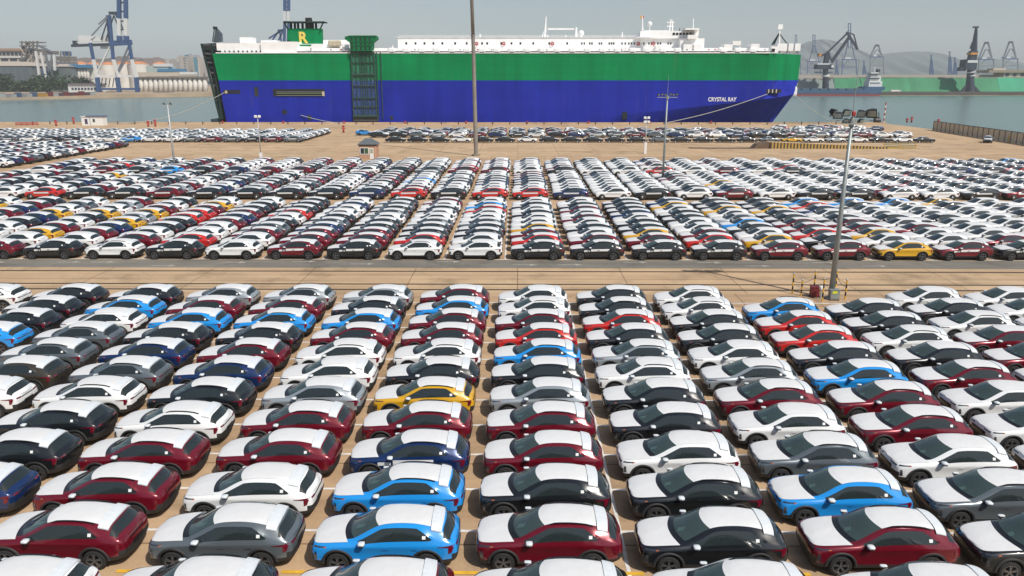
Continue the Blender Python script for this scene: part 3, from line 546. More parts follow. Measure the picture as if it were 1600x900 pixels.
# apartment towers, each its own
AP = [(262, 268, 93, .34), (268, 277, 97, .30), (278, 285, 91, .33), (283, 291, 88, .38), (292, 297, 87, .45), (297.5, 305, 85.5, .36), (305, 310, 91, .30), (311, 318, 90, .42), (318, 325, 95, .34), (325, 332, 93, .38)]
for k, (x0_, x1_, y0_, g_) in enumerate(AP):
    D = 1500 + 40 * (k % 3); t = thing('apartment_tower', f'pale apartment tower behind the silos, {ORD[k]} from left', 'building', (x0_ + x1_) / 2, D, .5, 'apartment towers beyond the harbour'); col = (g_, g_ * .95, g_ * .9)
    m_ = mat(f'apartment_plaster_{k % 4}', [(.40, .37, .35), (.34, .34, .36), (.46, .42, .37), (.36, .33, .30)][k % 4], .85)
    fbox(t, 'wall', m_, x0_, x1_, y0_, 126, D, 22)
    for q_ in range(9): fbox(t, 'window_band', mat('far_window_band', (.10, .12, .14), .4), x0_ + .5, x1_ - .5, y0_ + 2.2 + 4 * q_, y0_ + 4 + 4 * q_, D - .3, .4)
    fbox(t, 'stair_core', mat('teal_panel', (.06, .20, .26), .5) if k in (4, 6) else m_, x0_ + 1, x0_ + 2.3, y0_ - 1.5, 126, D - .9, .8)
def ridge(name, prof, D, dep, m_, base=125, seed=1, rough=1.0):
    """hill: a ridge line (photo px) with slopes running down to the front and back, roughened"""
    r = random.Random(seed); xs = np.linspace(prof[0][0], prof[-1][0], 70); hs = np.interp(xs, [p[0] for p in prof], [p[1] for p in prof]); vs = []; fs = []; rows = [(-1, 0), (-.7, .28), (-.42, .6), (-.2, .85), (0, 1), (.25, .8), (.6, .4), (1, 0)]
    for v_, f_ in rows:
        for x_, h_ in zip(xs, hs):
            top = at(x_, h_, D); zb_ = -2; vs.append((top.x + r.uniform(-1, 1) * dep * .02, D + v_ * dep * (1 + .15 * math.sin(x_ * .2)), zb_ + (top.z - zb_) * f_ * (1 + rough * r.uniform(-.05, .05) * (f_ < 1)) + (rough * r.uniform(-1.5, 1.5) if f_ == 1 else 0)))
    n_ = len(xs)
    for j in range(len(rows) - 1):
        for i in range(n_ - 1): fs.append((j * n_ + i, j * n_ + i + 1, (j + 1) * n_ + i + 1, (j + 1) * n_ + i))
    b = MB(); b.add(vs, fs); o = b.build(name, m_, None, True); tag(o, kind='structure')
ridge('hills', [(85, 99), (110, 92), (135, 89), (165, 92), (190, 88), (222, 91), (245, 90), (275, 93), (300, 96), (340, 100)], 1900, 260, M_HILL2, seed=3)
ridge('hills', [(1185, 112), (1215, 92), (1240, 74), (1262, 65), (1285, 61.5), (1305, 64), (1322, 71), (1345, 86), (1372, 99), (1400, 112)], 5200, 900, M_HILL, seed=4)
ridge('hills', [(1290, 116), (1340, 95), (1372, 85), (1405, 82), (1430, 80), (1455, 80.5), (1470, 86), (1485, 93), (1500, 95), (1515, 91), (1540, 89), (1570, 96), (1610, 100), (1690, 108), (1760, 116)], 4600, 800, M_HILL, seed=6)
# ship-to-shore crane on the left quay
def sts(D, cx, top, deck, foot, w, label, m_leg, m_hi, m_house, boom_up=True, k=1.0, back=None):
    """container crane seen from the front: portal legs, girder, A-frame, raised boom, machinery house"""
    t = thing('container_crane', label, 'crane', cx, D, .5, 'container cranes far across the harbour' if D > 1000 else None); th = w * .055 * D / FPX
    x0_, x1_ = cx - w / 2, cx + w / 2; dd = 16
    for x_, s_ in ((x0_, -1), (x1_, 1)):
        for q_ in (0, dd): fbar(t, 'leg', m_leg, [(x_ + s_ * w * .06, foot, D + q_), (x_, deck, D + q_)], th)
    fbar(t, 'portal_beam', m_leg, [(x0_, deck + (foot - deck) * .45, D), (x1_, deck + (foot - deck) * .45, D)], th); fbar(t, 'top_beam', m_hi, [(x0_ - w * .05, deck, D), (x1_ + w * .05, deck, D)], th * 1.3)
    fbox(t, 'machinery_house', m_house, x0_ + w * .08, x1_ - w * .12, deck - w * .16, deck - w * .02, D + 3, 12)
    ap = deck - (deck - top) * .55
    fbar(t, 'a_frame', m_leg, [(x0_ + w * .12, deck, D), (cx - w * .05, ap, D), (cx + w * .12, ap, D), (x1_ - w * .08, deck, D)], th)
    if boom_up:
        for dx in (-.07, .1): fbar(t, 'boom', m_hi, [(cx + dx * w, deck - (deck - top) * .3, D - 2), (cx + dx * w, top, D - 2)], th * .9)
        for q_ in (.0, .3, .6): y_ = top + (deck - top) * .65 * q_; fbar(t, 'boom_tie', m_leg, [(cx - .07 * w, y_ + 1, D - 2), (cx + .1 * w, y_ + 1, D - 2)], th * .8)
    fbar(t, 'brace', m_leg, [(x0_, deck + (foot - deck) * .42, D), (cx, deck, D)], th * .6); return t
D = LD + 8; t = thing('container_crane', 'big blue and white container crane with raised boom on the far left quay', 'crane', 182, D)
th = 2.6
for (a_, bm_, c_, q_) in (((141, 67), (146, 93), (152, 121), 0), ((171, 24), (177, 93), (186, 121), 0), ((201, 62), (206, 93), (213, 121), 0), ((168, 24), (173, 70), (176, 76), 10)):
    fbar(t, 'upper_leg', M_CBLUE, [(*a_, D + q_), (*bm_, D + q_)], th); fbar(t, 'leg', M_CWHITE, [(*bm_, D + q_), (*c_, D + q_)], th)
for x0_, x1_ in ((151, 158), (182, 190), (212, 218)): fbar(t, 'foot', M_CBLUE, [(x0_ + 1, 121, D), (x1_ - 3, 146, D)], th * 1.35)
fbar(t, 'sill_beam', M_CBLUE, [(150, 139, D), (219, 139, D)], 2.0); fbar(t, 'portal_beam', M_CWHITE, [(150, 119, D + 1), (216, 119, D + 1)], 1.8)
fbar(t, 'girder', M_CDARK, [(112, 71.5, D + 1), (172, 69.5, D + 1)], 2.6); fbar(t, 'girder', M_CBLUE, [(172, 68, D + 1), (205, 66, D + 1)], 5.0); fbar(t, 'walkway', M_CWHITE, [(120, 66.5, D - 1), (172, 66, D - 1)], .8)
fbox(t, 'machinery_house', M_CWHITE, 123, 142, 55.5, 66, D + 2, 12); fbox(t, 'electric_house', M_CWHITE, 143, 165, 57, 65, D + 3, 9); fbox(t, 'end_cabin', M_CDARK, 114, 117, 63.5, 72, D, 5); fbox(t, 'trolley', M_CGREY, 157, 169, 72, 76, D, 6)
for x_ in (186, 196.5): fbar(t, 'boom', M_CBLUE, [(x_, -6, D), (x_ + .3, 29, D)], 3.4); fbar(t, 'boom', M_CWHITE, [(x_ + .3, 29, D), (x_ + .8, 56, D)], 3.4); fbar(t, 'boom', M_CBLUE, [(x_ + .8, 56, D), (x_ + 1, 64, D)], 4.2)
for y_ in (4, 18, 33, 46): fbar(t, 'boom_tie', M_CDARK, [(186, y_, D), (197, y_, D)], 1.5)
fbox(t, 'apex_platform', M_CDARK, 170, 185, 18, 22.5, D, 6)
for p, q_ in (((172, 22), (154, 38)), ((178, 24), (186, 46)), ((180, 22), (192, 44)), ((172, 24), (143, 56)), ((170, 26), (158, 62)), ((178, 24), (165, 64))): fbar(t, 'stay', M_CGREY if p[0] == 172 else M_CDARK, [(*p, D), (*q_, D)], 1.0)
for p, q_ in (((172, 72), (152, 113)), ((201, 72), (185, 110)), ((206, 76), (186, 112))): fbar(t, 'brace', M_CWHITE if p[0] == 172 else M_CGREY, [(*p, D), (*q_, D)], 1.3)
for x_ in (153, 160, 186, 194, 214): b = MB(); rounded_box(b, tuple(at(x_, 147, D)), 2.0, 1.2, 1.3); fb(t, b, 'bogie', M_CBLUE)
for k, x_ in enumerate((158, 164, 170, 176)): fbar(t, 'stair', M_CDARK, [(x_, 136, D + 2), (x_ + 2, 122, D + 2)], .7)
# a second crane, its boom rising behind the funnel
D = 900; t = thing('container_crane', 'blue container crane rising behind the green funnel of the ship', 'crane', 446, D)
for x_ in (445, 451): fbar(t, 'boom', M_CBLUE, [(x_, -6, D), (x_, 17, D)], 3.0); fbar(t, 'boom', M_CWHITE, [(x_, 17, D), (x_, 33, D)], 2.6); fbar(t, 'boom', M_CBLUE, [(x_, 33, D), (x_ - 1, 66, D)], 2.6)
for y_ in (2, 9, 15): fbar(t, 'boom_tie', M_CBLUE, [(445, y_, D), (451, y_ + 3, D)], 1.6)
for p, q_ in (((443, 46), (420, 60)), ((443, 46), (434, 66)), ((437, 48), (440, 68)), ((434, 47), (445, 47)), ((436, 48), (426, 62))): fbar(t, 'stay', M_CBLUE, [(*p, D), (*q_, D)], 1.6)
for x_ in (437, 447): fbar(t, 'leg', M_CBLUE, [(x_, 66, D), (x_, 146, D)], 2.6)
# ------------------------------------------------------------------ right shore
qz = gnd(1300, 149.2, WZ); RD = qz.y
b = MB(); b.box(at(1195, 122, RD).x, at(1900, 122, RD).x, RD, 2600, -8, .6); o = b.build('shore_land', M_TAN); tag(o, kind='structure')
b = MB(); b.box(at(1195, 122, RD).x, at(1900, 122, RD).x, RD - .6, RD - .01, -1.6, 1.0); o = b.build('quay_fender', mat('dark_fender', (.09, .075, .065), .8)); tag(o, kind='structure')
M_TARP = mat('green_tarpaulin', (.016, .19, .075), .7, noise=.22, nscale=.03); M_TARP2 = mat('fresh_green_tarpaulin', (.012, .26, .13), .7, noise=.15, nscale=.03); M_SHEET = mat('grey_sheet', (.15, .19, .18), .7, noise=.15, nscale=.04)
for k, (x0_, x1_, m_, y0_, lab) in enumerate(((1200, 1303, M_SHEET, 122.5, 'grey sheeted stockpile behind the moored bulk ship'), (1303, 1345, M_TARP, 121.5, 'green sheeted stockpile left of the bulk ship bridge'), (1345, 1420, M_TARP, 120.5, 'green sheeted stockpile right of the bulk ship bridge'), (1420, 1480, M_TARP, 121, 'green sheeted stockpile between two bulk ones, left of dark crane'),
        (1480, 1560, M_TARP, 121.5, 'green sheeted stockpile right behind the dark quay crane'), (1560, 1800, M_TARP2, 121, 'brighter green sheeted stockpile at the far right'))):
    D = RD + 26; t = thing('stockpile', lab, 'stockpile', (x0_ + x1_) / 2, D, .6); n_ = max(4, int((x1_ - x0_) / 9)); vs = []; fs = []
    for i in range(n_ + 1):
        x_ = x0_ + (x1_ - x0_) * i / n_; a_ = at(x_, 147, D); c_ = at(x_, y0_ + rnd.uniform(-.4, .4), D + 6); w_ = rnd.uniform(-.8, .8)
        vs += [(a_.x, D - 3 + w_, .6), (c_.x, D + 3 + w_, c_.z * .55), (c_.x, D + 9 + w_, c_.z), (c_.x, D + 30, c_.z), (c_.x, D + 44, .6)]
    for i in range(n_):
        for j in range(4): q_ = i * 5 + j; fs.append((q_, q_ + 5, q_ + 6, q_ + 1))
    b = MB(); b.add(vs, fs); fb(t, b, 'tarpaulin', m_, None, False)
    b = MB(); b.bar(vs[2], vs[n_ * 5 + 2], 1.2, .9); fb(t, b, 'ridge_edge', mat('stone_rim', (.33, .29, .24), .9))
D = RD + 80; t = thing('breakwater_wall', 'long pale wall along the top of the sheeted stockpiles', 'wall', 1400, D); fbox(t, 'wall', mat('pale_wall', (.42, .37, .32), .9), 1200, 1800, 116.8, 125, D, 6)
t = thing('quay_shed', 'long tan shed with square openings at the far right', 'shed', 1580, D - 10); fbox(t, 'wall', M_BEIG, 1568, 1640, 113.5, 121, D - 10, 20); fbox(t, 'roof', mat('tan_roof', (.30, .24, .18), .9), 1545, 1645, 109.5, 113.5, D - 12, 24); fbox(t, 'upper_house', M_BEIG, 1552, 1572, 106.5, 109.7, D - 8, 12)
for k in range(5): fbox(t, 'opening', M_CDARK, 1571 + 12 * k, 1577 + 12 * k, 114.5, 119, D - 10.3, .5)
t = thing('white_truck', 'white truck parked on the far quay right of the bulk ship', 'truck', 1398, RD + 8); fbox(t, 'cargo_box', M_CWHITE, 1392, 1405, 140.5, 143, RD + 8, 3); fbox(t, 'cab', M_CWHITE, 1405.3, 1408, 141, 143, RD + 8, 3)
for x_ in (1394, 1401, 1406): b = MB(); b.tube(at(x_, 143.4, RD + 7.9), at(x_, 143.4, RD + 8.4), .5, n=8); fb(t, b, 'wheel', M_TYRE if 'M_TYRE' in globals() else M_CDARK)
# bulk ship
D = RD - 22; t = thing('bulk_carrier', 'long low blue bulk ship with red waterline and white bridge', 'ship', 1320, D, WZ); M_BB = mat('bulk_blue', (.03, .085, .17), .6, noise=.15, nscale=.05); M_BR = mat('bulk_red', (.22, .04, .04), .7)
b = MB(); zz = [at(1300, y_, D).z for y_ in (149.6, 146.3, 140.5, 135.5)]; X = lambda x_: at(x_, 122, D).x
b.use(M_BR); b.box(X(1236), X(1378), D, D + 18, zz[0] - 2, zz[1]); b.use(M_BB); b.box(X(1236), X(1380), D - .2, D + 18.2, zz[1], zz[2]); b.prism([(X(1352), zz[2]), (X(1384), zz[2] - .5), (X(1385), zz[3]), (X(1356), zz[3]), (X(1353), zz[2] + 1)], D - .3, D + 18.3); fb(t, b, 'hull', None)
for k in range(8): fbox(t, 'hatch_cover', mat('hatch_teal', (.05, .10, .14), .7), 1240 + 14 * k, 1251 + 14 * k, 138.3, 140.6, D + 3, 12)
fbox(t, 'superstructure', M_CWHITE, 1357, 1379, 127, 136, D + 3, 12); fbox(t, 'upper_house', M_CWHITE, 1359, 1377, 119, 127.2, D + 4, 10); fbox(t, 'bridge', M_CWHITE, 1360, 1374, 113, 119.2, D + 5, 8); fbox(t, 'funnel', M_CDARK, 1371, 1375.5, 108, 115, D + 7, 5)
for y_ in (115, 121.5, 129): 
    for k in range(5): fbox(t, 'window', M_CDARK, 1360 + 3.1 * k, 1362 + 3.1 * k, y_, y_ + 1.7, D + 2.7, .3 if y_ > 125 else 2.5)
fbar(t, 'mast', M_CWHITE, [(1367, 113, D + 8), (1367, 105, D + 8)], .6)
# level-luffing crane and the dark slewing crane
D = RD + 14; t = thing('luffing_crane', 'dark blue luffing crane with long jib bent down over the bulk ship', 'crane', 1289, D)
b = MB(); b.tube(at(1290, 146, D), at(1290, 107, D), 3.6, 2.6, 12); fb(t, b, 'column', M_CDARK); b = MB(); b.tube(at(1290, 120, D), at(1290, 117, D), 3.9, n=12); fb(t, b, 'column_band', M_CWHITE)
fbox(t, 'base', M_CDARK, 1278, 1302, 139, 146, D - 2, 12); fbox(t, 'machinery_house', M_CDARK, 1277, 1303, 100, 108, D - 3, 10); fbox(t, 'house_band', M_CWHITE, 1277.5, 1297, 99, 101, D - 3.2, 9); fbox(t, 'cabin', M_CWHITE, 1299, 1303, 101, 106, D - 4, 4); fbox(t, 'platform', M_CDARK, 1278, 1302, 112, 113.5, D - 2, 10)
fbar(t, 'tower', M_CDARK, [(1290, 100), (1293, 84)], 4.5, D); fbar(t, 'counter_arm', M_CDARK, [(1283, 87), (1296, 82)], 2.2, D); fbox(t, 'counterweight', mat('crane_orange', (.55, .24, .04), .6), 1280, 1286, 83.5, 88, D - 1, 5)
fbar(t, 'jib', M_CDARK, [(1300, 96), (1327, 58)], 2.6, D); fbar(t, 'tie', M_CDARK, [(1293, 82), (1325, 51)], 1.6, D); fbar(t, 'fly_jib', M_CDARK, [(1323, 50), (1340, 77)], 2.0, D); fbar(t, 'fly_jib', M_CDARK, [(1323, 50), (1334, 54), (1340, 77)], 1.1, D); fbar(t, 'stay', M_CDARK, [(1292, 80), (1301, 98)], 1.4, D)
t = thing('slewing_crane', 'dark slate quay crane with upright tapering jib at right', 'crane', 1518, D)
b = MB(); b.tube(at(1515, 147, D), at(1517, 106, D), 4.6, 3.2, 12); fb(t, b, 'column', M_CDARK)
for y_ in (112, 117.5): b = MB(); b.tube(at(1517, y_ + 1.6, D), at(1517, y_, D), 3.9, n=12); fb(t, b, 'column_band', M_CWHITE)
fbar(t, 'base_leg', M_CDARK, [(1500, 146), (1513, 132)], 2.5, D); fbar(t, 'base_leg', M_CDARK, [(1531, 146), (1518, 132)], 2.5, D); fbox(t, 'base', M_CDARK, 1500, 1531, 143, 147, D - 3, 14)
fbox(t, 'machinery_house', M_CDARK, 1508, 1528, 93, 109, D - 3, 12); fbox(t, 'house_band', M_CWHITE, 1512, 1528, 94, 98, D - 3.2, 10); fbox(t, 'lower_cabin', M_CDARK, 1500, 1510, 105, 111, D - 2, 6)
fbar(t, 'tower', M_CDARK, [(1518, 94), (1521, 80)], 6.5, D); fbox(t, 'orange_band', mat('crane_orange', (.55, .24, .04), .6), 1517, 1528, 82, 85.5, D - 4, 8)
b = MB(); b.tube(at(1521.5, 82, D), at(1525.5, 43, D), 3.2, 1.2, 6); fb(t, b, 'jib', M_CDARK); fbox(t, 'jib_head', M_CDARK, 1522, 1530, 41, 43.5, D - 1, 3); fbar(t, 'strut', M_CDARK, [(1516, 76), (1520, 66)], 1.4, D)
# distant container cranes
for (D, cx, top, deck, foot, w, lab, raised) in ((1800, 1243.5, 54, 95, 122, 14, 'hazy container crane just right of the ship bow', True), (1800, 1271.5, 54, 96, 119, 19, 'hazy container crane with tall boom left of the luffing crane', True), (1800, 1327, 36, 93, 119, 21, 'hazy tall container crane behind the luffing jib', True), (1700, 1370, 69, 89, 119, 20, 'hazy container crane above the bulk ship bridge', False), (1700, 1541, 65, 93, 116, 23, 'hazy container crane just right of the dark quay crane', False), (1700, 1579, 64, 92, 116, 22, 'hazy container crane farthest right', False)):
    t = sts(D, cx, top, deck, foot, w, lab, M_CBLUE if raised else M_CGREY, M_CBLUE, M_CWHITE, raised)
    if not raised: fbar(t, 'apex', M_CDARK, [(cx - w * .1, top + 2, D - 2), (cx + w * .14, top + 2, D - 2)], 4); fbar(t, 'a_frame', M_CGREY, [(cx - w * .52, deck, D), (cx - w * .1, top + 2, D)], 2.4); fbar(t, 'a_frame', M_CGREY, [(cx + w * .4, deck, D), (cx + w * .14, top + 2, D)], 2.4)
for x_, y_, lab in ((1455, 86, 'hazy blue tower crane before the right-hand hill'), (1484, 81, 'hazy pale tower with lamp head before the hill'), (1492, 90, 'hazy blue crane legs beside the pale tower'), (1307, 94, 'hazy blue tower behind the luffing crane'), (1350, 95, 'hazy blue crane legs left of the bulk ship bridge')):
    D = 1750; t = thing('tower', lab, 'tower', x_, D); w_ = 1.6
    fbar(t, 'leg', M_CBLUE, [(x_ - 2, 119), (x_, y_ + 8)], 3.2, D); fbar(t, 'leg', M_CBLUE, [(x_ + 3, 119), (x_ + .5, y_ + 8)], 3.2, D); fbar(t, 'mast', M_CGREY if x_ == 1484 else M_CBLUE, [(x_, y_ + 9), (x_, y_)], 2.2, D); fbar(t, 'head', M_CGREY, [(x_ - 1.8, y_), (x_ + 1.8, y_)], 2.0, D); fbar(t, 'beam', M_CBLUE, [(x_ - 1.5, 110), (x_ + 2, 110)], 2.0, D)
# ------------------------------------------------------------------ haze
b = MB(); b.box(-4500, 4500, -120, 7600, -9.5, 420); hz = b.build('haze'); tag(hz, kind='stuff'); m = bpy.data.materials.new('haze_air'); m.use_nodes = True; n = m.node_tree.nodes; n.remove(n['Principled BSDF'])
pv = n.new('ShaderNodeVolumePrincipled'); pv.inputs['Color'].default_value = (0.90, 0.95, 1.0, 1); pv.inputs['Density'].default_value = HAZE; pv.inputs['Anisotropy'].default_value = 0.0
m.node_tree.links.new(pv.outputs[0], n['Material Output'].inputs['Volume']); hz.data.materials.append(m)
# ------------------------------------------------------------------ materials of the cars
PAINT = {
 'maroon': mat('maroon_paint', (0.17, 0.005, 0.016), 0.2, 0.3, .8),
 'red':    mat('red_paint', (0.52, 0.02, 0.015), 0.2, 0.0, .8),
 'blue':   mat('sky_blue_paint', (0.015, 0.27, 0.70), 0.2, 0.0, .8),
 'navy':   mat('navy_paint', (0.008, 0.03, 0.115), 0.2, 0.3, 1.0),
 'yellow': mat('yellow_paint', (0.62, 0.34, 0.008), 0.3, 0.0, 1.0),
 'black':  mat('black_paint', (0.010, 0.012, 0.014), 0.25, 0.2, 1.0),
 'grey':   mat('grey_paint', (0.14, 0.165, 0.18), 0.3, 0.4, 1.0),
 'silver': mat('silver_paint', (0.42, 0.46, 0.48), 0.3, 0.5, 1.0),
 'white':  mat('white_paint', (0.78, 0.79, 0.78), 0.3, 0.0, 1.0),
 'brown':  mat('brown_paint', (0.055, 0.045, 0.03), 0.3, 0.4, 1.0),
}
PHRASE = {'maroon': 'dark red', 'red': 'bright red', 'blue': 'sky blue', 'navy': 'navy blue', 'yellow': 'yellow', 'black': 'black',
          'grey': 'dark grey', 'silver': 'silver', 'white': 'white', 'brown': 'dark brown'}
M_FILM = mat('white_protective_film', (0.67, 0.675, 0.67), 0.55, 0, 0, 0.3, noise=.035, nscale=2.2, bump=0.6, bscale=4.0)
M_TAPE = mat('bluish_white_film', (0.64, 0.68, 0.70), 0.4, 0, 0, 0.5, noise=.05, nscale=6, bump=0.6, bscale=9.0)
M_CLAD = mat('black_plastic', (0.022, 0.022, 0.023), 0.65)
M_TYRE = mat('tyre_rubber', (0.018, 0.018, 0.018), 0.85)
M_RIM = mat('alloy_rim', (0.24, 0.24, 0.245), 0.35, 0.8)
M_RIMD = mat('dark_rim', (0.03, 0.03, 0.032), 0.4, 0.5)
M_RED = mat('tail_lamp_red', (0.13, 0.004, 0.016), 0.15, 0, 1.0)
M_LAMP = mat('head_lamp_glass', (0.04, 0.042, 0.05), 0.1, 0.1, 1.0)
M_AMB = mat('amber_lamp', (0.55, 0.12, 0.02), 0.2, 0, 1.0)
M_TRIM = mat('gloss_black_trim', (0.012, 0.013, 0.016), 0.25)
M_SEAT = mat('seat_fabric', (0.03, 0.032, 0.034), 0.9)
M_STICK = mat('white_sticker', (0.82, 0.82, 0.80), 0.6)
M_PAPER = mat('dash_paper', (0.75, 0.85, 0.82), 0.8)
def glass(name, tint, dark):
    m = bpy.data.materials.new(name); m.use_nodes = True; n = m.node_tree.nodes; l = m.node_tree.links
    b = n['Principled BSDF']; b.inputs['Base Color'].default_value = (*dark, 1); b.inputs['Roughness'].default_value = 0.05
    b.inputs['Coat Weight'].default_value = 0.9
    tr = n.new('ShaderNodeBsdfTransparent'); tr.inputs[0].default_value = (*tint, 1)
    mx = n.new('ShaderNodeMixShader'); mx.inputs[0].default_value = 0.68
    l.new(tr.outputs[0], mx.inputs[1]); l.new(b.outputs[0], mx.inputs[2]); l.new(mx.outputs[0], n['Material Output'].inputs['Surface'])
    return m
M_WIND = glass('windscreen_glass', (0.50, 0.68, 0.64), (0.065, 0.10, 0.096))
M_SIDE = glass('side_glass', (0.42, 0.52, 0.50), (0.030, 0.042, 0.043))
M_GLASSO = mat('dark_glass', (0.022, 0.034, 0.036), 0.06, 0, 0.8)

# ------------------------------------------------------------------ the crossover: a lofted hull, cut into its parts
# front at -x, the side that the photograph shows at -y; lines run front to rear, stations along them
XS_LOW = [-2.17, -2.10, -1.86, -1.40, -1.00, -0.78, -0.40, 0.0, 0.30, 0.95, 1.42, 1.80, 2.02, 2.15, 2.20]
def lines():
    n = 15
    L = []
    x = XS_LOW
    L.append([(x[i], 0.0, 0.22) for i in range(n)])                                             # 0 floor centre
    L.append([(x[i], (0.55, 0.62, 0.70, 0.70, 0.70, 0.70, 0.70, 0.70, 0.70, 0.70, 0.70, 0.70, 0.66, 0.60, 0.5)[i], (0.24, 0.22, 0.2, 0.2, 0.2, 0.2, 0.2, 0.2, 0.2, 0.2, 0.2, 0.22, 0.27, 0.32, 0.36)[i]) for i in range(n)])
    yb = (0.60, 0.76, 0.87, 0.88, 0.86, 0.85, 0.85, 0.85, 0.85, 0.86, 0.885, 0.87, 0.80, 0.72, 0.60)
    L.append([(x[i], yb[i], (0.27, 0.27, 0.27, 0.27, 0.25, 0.25, 0.25, 0.25, 0.25, 0.26, 0.28, 0.30, 0.33, 0.36, 0.40)[i]) for i in range(n)])     # 2 sill
    xm = [-2.235, -2.14, -1.88, -1.40, -1.00, -0.78, -0.40, 0.0, 0.30, 0.95, 1.42, 1.82, 2.07, 2.20, 2.25]
    y3 = (0.66, 0.83, 0.90, 0.91, 0.885, 0.88, 0.88, 0.88, 0.88, 0.89, 0.91, 0.895, 0.85, 0.78, 0.66)
    L.append([(xm[i], y3[i], (0.42, 0.43, 0.45, 0.47, 0.42, 0.41, 0.41, 0.41, 0.41, 0.42, 0.48, 0.48, 0.49, 0.50, 0.52)[i]) for i in range(n)])    # 3 cladding top
    y4 = (0.65, 0.83, 0.885, 0.895, 0.875, 0.855, 0.848, 0.848, 0.852, 0.872, 0.91, 0.895, 0.85, 0.78, 0.66)
    L.append([(xm[i] - (0.03 if i == 0 else 0), y4[i], 0.64) for i in range(n)])                # 4 mid side
    y5 = (0.62, 0.80, 0.875, 0.905, 0.905, 0.90, 0.90, 0.90, 0.90, 0.91, 0.915, 0.89, 0.84, 0.77, 0.64)
    x5 = [-2.255, -2.13, -1.87, -1.40, -1.00, -0.78, -0.40, 0.0, 0.30, 0.95, 1.42, 1.84, 2.08, 2.19, 2.24]
    L.append([(x5[i], y5[i], (0.76, 0.78, 0.82, 0.87, 0.885, 0.89, 0.895, 0.90, 0.905, 0.925, 0.945, 0.93, 0.90, 0.86, 0.82)[i]) for i in range(n)])   # 5 shoulder
    L6 = [(-2.225, 0.60, 0.84), (-2.07, 0.76, 0.875), (-1.84, 0.82, 0.92), (-1.40, 0.855, 0.965), (-1.02, 0.865, 0.985), (-0.72, 0.865, 0.985), (-0.38, 0.868, 0.99), (0.0, 0.868, 0.995), (0.30, 0.868, 1.0),
          (0.95, 0.868, 1.035), (1.44, 0.84, 1.09), (1.82, 0.82, 1.06), (2.04, 0.80, 0.995), (2.14, 0.74, 0.95), (2.20, 0.61, 0.90)]
    L.append(L6)                                                                                # 6 belt / wing edge
    L7 = [(-2.20, 0.53, 0.87), (-2.03, 0.66, 0.905), (-1.80, 0.745, 0.95), (-1.40, 0.775, 0.995), (-1.05, 0.785, 1.015), (-0.80, 0.80, 1.03), (-0.40, 0.76, 1.245), (-0.06, 0.70, 1.425), (0.32, 0.70, 1.468),
          (1.02, 0.695, 1.438), (1.47, 0.835, 1.115), (1.84, 0.755, 1.105), (2.03, 0.735, 1.02), (2.13, 0.68, 0.975), (2.19, 0.54, 0.925)]
    L.append(L7)                                                                                # 7 window top / bonnet side
    L8 = [(-2.195, 0.42, 0.885), (-2.03, 0.52, 0.925), (-1.80, 0.60, 0.97), (-1.42, 0.64, 1.01), (-1.10, 0.66, 1.03), (-0.93, 0.71, 1.045), (-0.54, 0.65, 1.258), (-0.15, 0.57, 1.455), (0.28, 0.535, 1.513),
          (0.96, 0.525, 1.503), (1.42, 0.54, 1.445), (1.80, 0.59, 1.345), (2.02, 0.655, 1.075), (2.12, 0.55, 1.0), (2.18, 0.42, 0.94)]
    L.append(L8)                                                                                # 8 roof edge / pillar inner edge
    L9 = [(-2.215, 0.22, 0.895), (-2.07, 0.28, 0.94), (-1.83, 0.32, 0.99), (-1.46, 0.35, 1.03), (-1.22, 0.37, 1.05), (-1.10, 0.40, 1.06), (-0.70, 0.36, 1.275), (-0.33, 0.32, 1.49), (0.27, 0.32, 1.535),
          (0.95, 0.31, 1.528), (1.42, 0.30, 1.475), (1.86, 0.30, 1.395), (2.11, 0.32, 1.09), (2.19, 0.29, 1.01), (2.22, 0.22, 0.95)]
    L.append(L9)
    L10 = [(-2.225, 0, 0.90), (-2.085, 0, 0.945), (-1.84, 0, 1.0), (-1.48, 0, 1.04), (-1.28, 0, 1.055), (-1.16, 0, 1.065), (-0.76, 0, 1.285), (-0.39, 0, 1.505), (0.27, 0, 1.545),
           (0.95, 0, 1.536), (1.42, 0, 1.49), (1.88, 0, 1.41), (2.135, 0, 1.095), (2.215, 0, 1.015), (2.235, 0, 0.95)]
    L.append(L10)                                                                               # 10 centre line
    return L
# face roles
BODY, CLAD, HOOD, ROOF, TAIL, WIND, REARG, W1, W2, W3, D1, D2, TRIM = range(13)
def role(i, k):
    """i: station gap i..i+1, k: line gap k..k+1"""
    if k <= 1: return CLAD
    if k == 2: return CLAD
    if k == 3 and (i >= 12 or i < 1): return CLAD
    if k in (3, 4, 5):
        if 5 <= i <= 7: return D1
        if 8 <= i <= 9 and not (i == 9 and k < 5 and False): return D2 if i == 8 else BODY
    if k == 6:
        if 5 <= i <= 7: return W1
        if i == 8: return W2
        if i == 9: return W3
    if k >= 7 and i <= 3: return HOOD if not (k == 7 and i == 0) else HOOD
    if k >= 8:
        if i == 4: return TRIM
        if i in (5, 6): return WIND
        if i in (7, 8, 9): return ROOF
        if i == 10: return TAIL
        if i == 11: return REARG
    if k == 7 and i == 11: return REARG
    if k == 7 and i == 4: return BODY
    return BODY
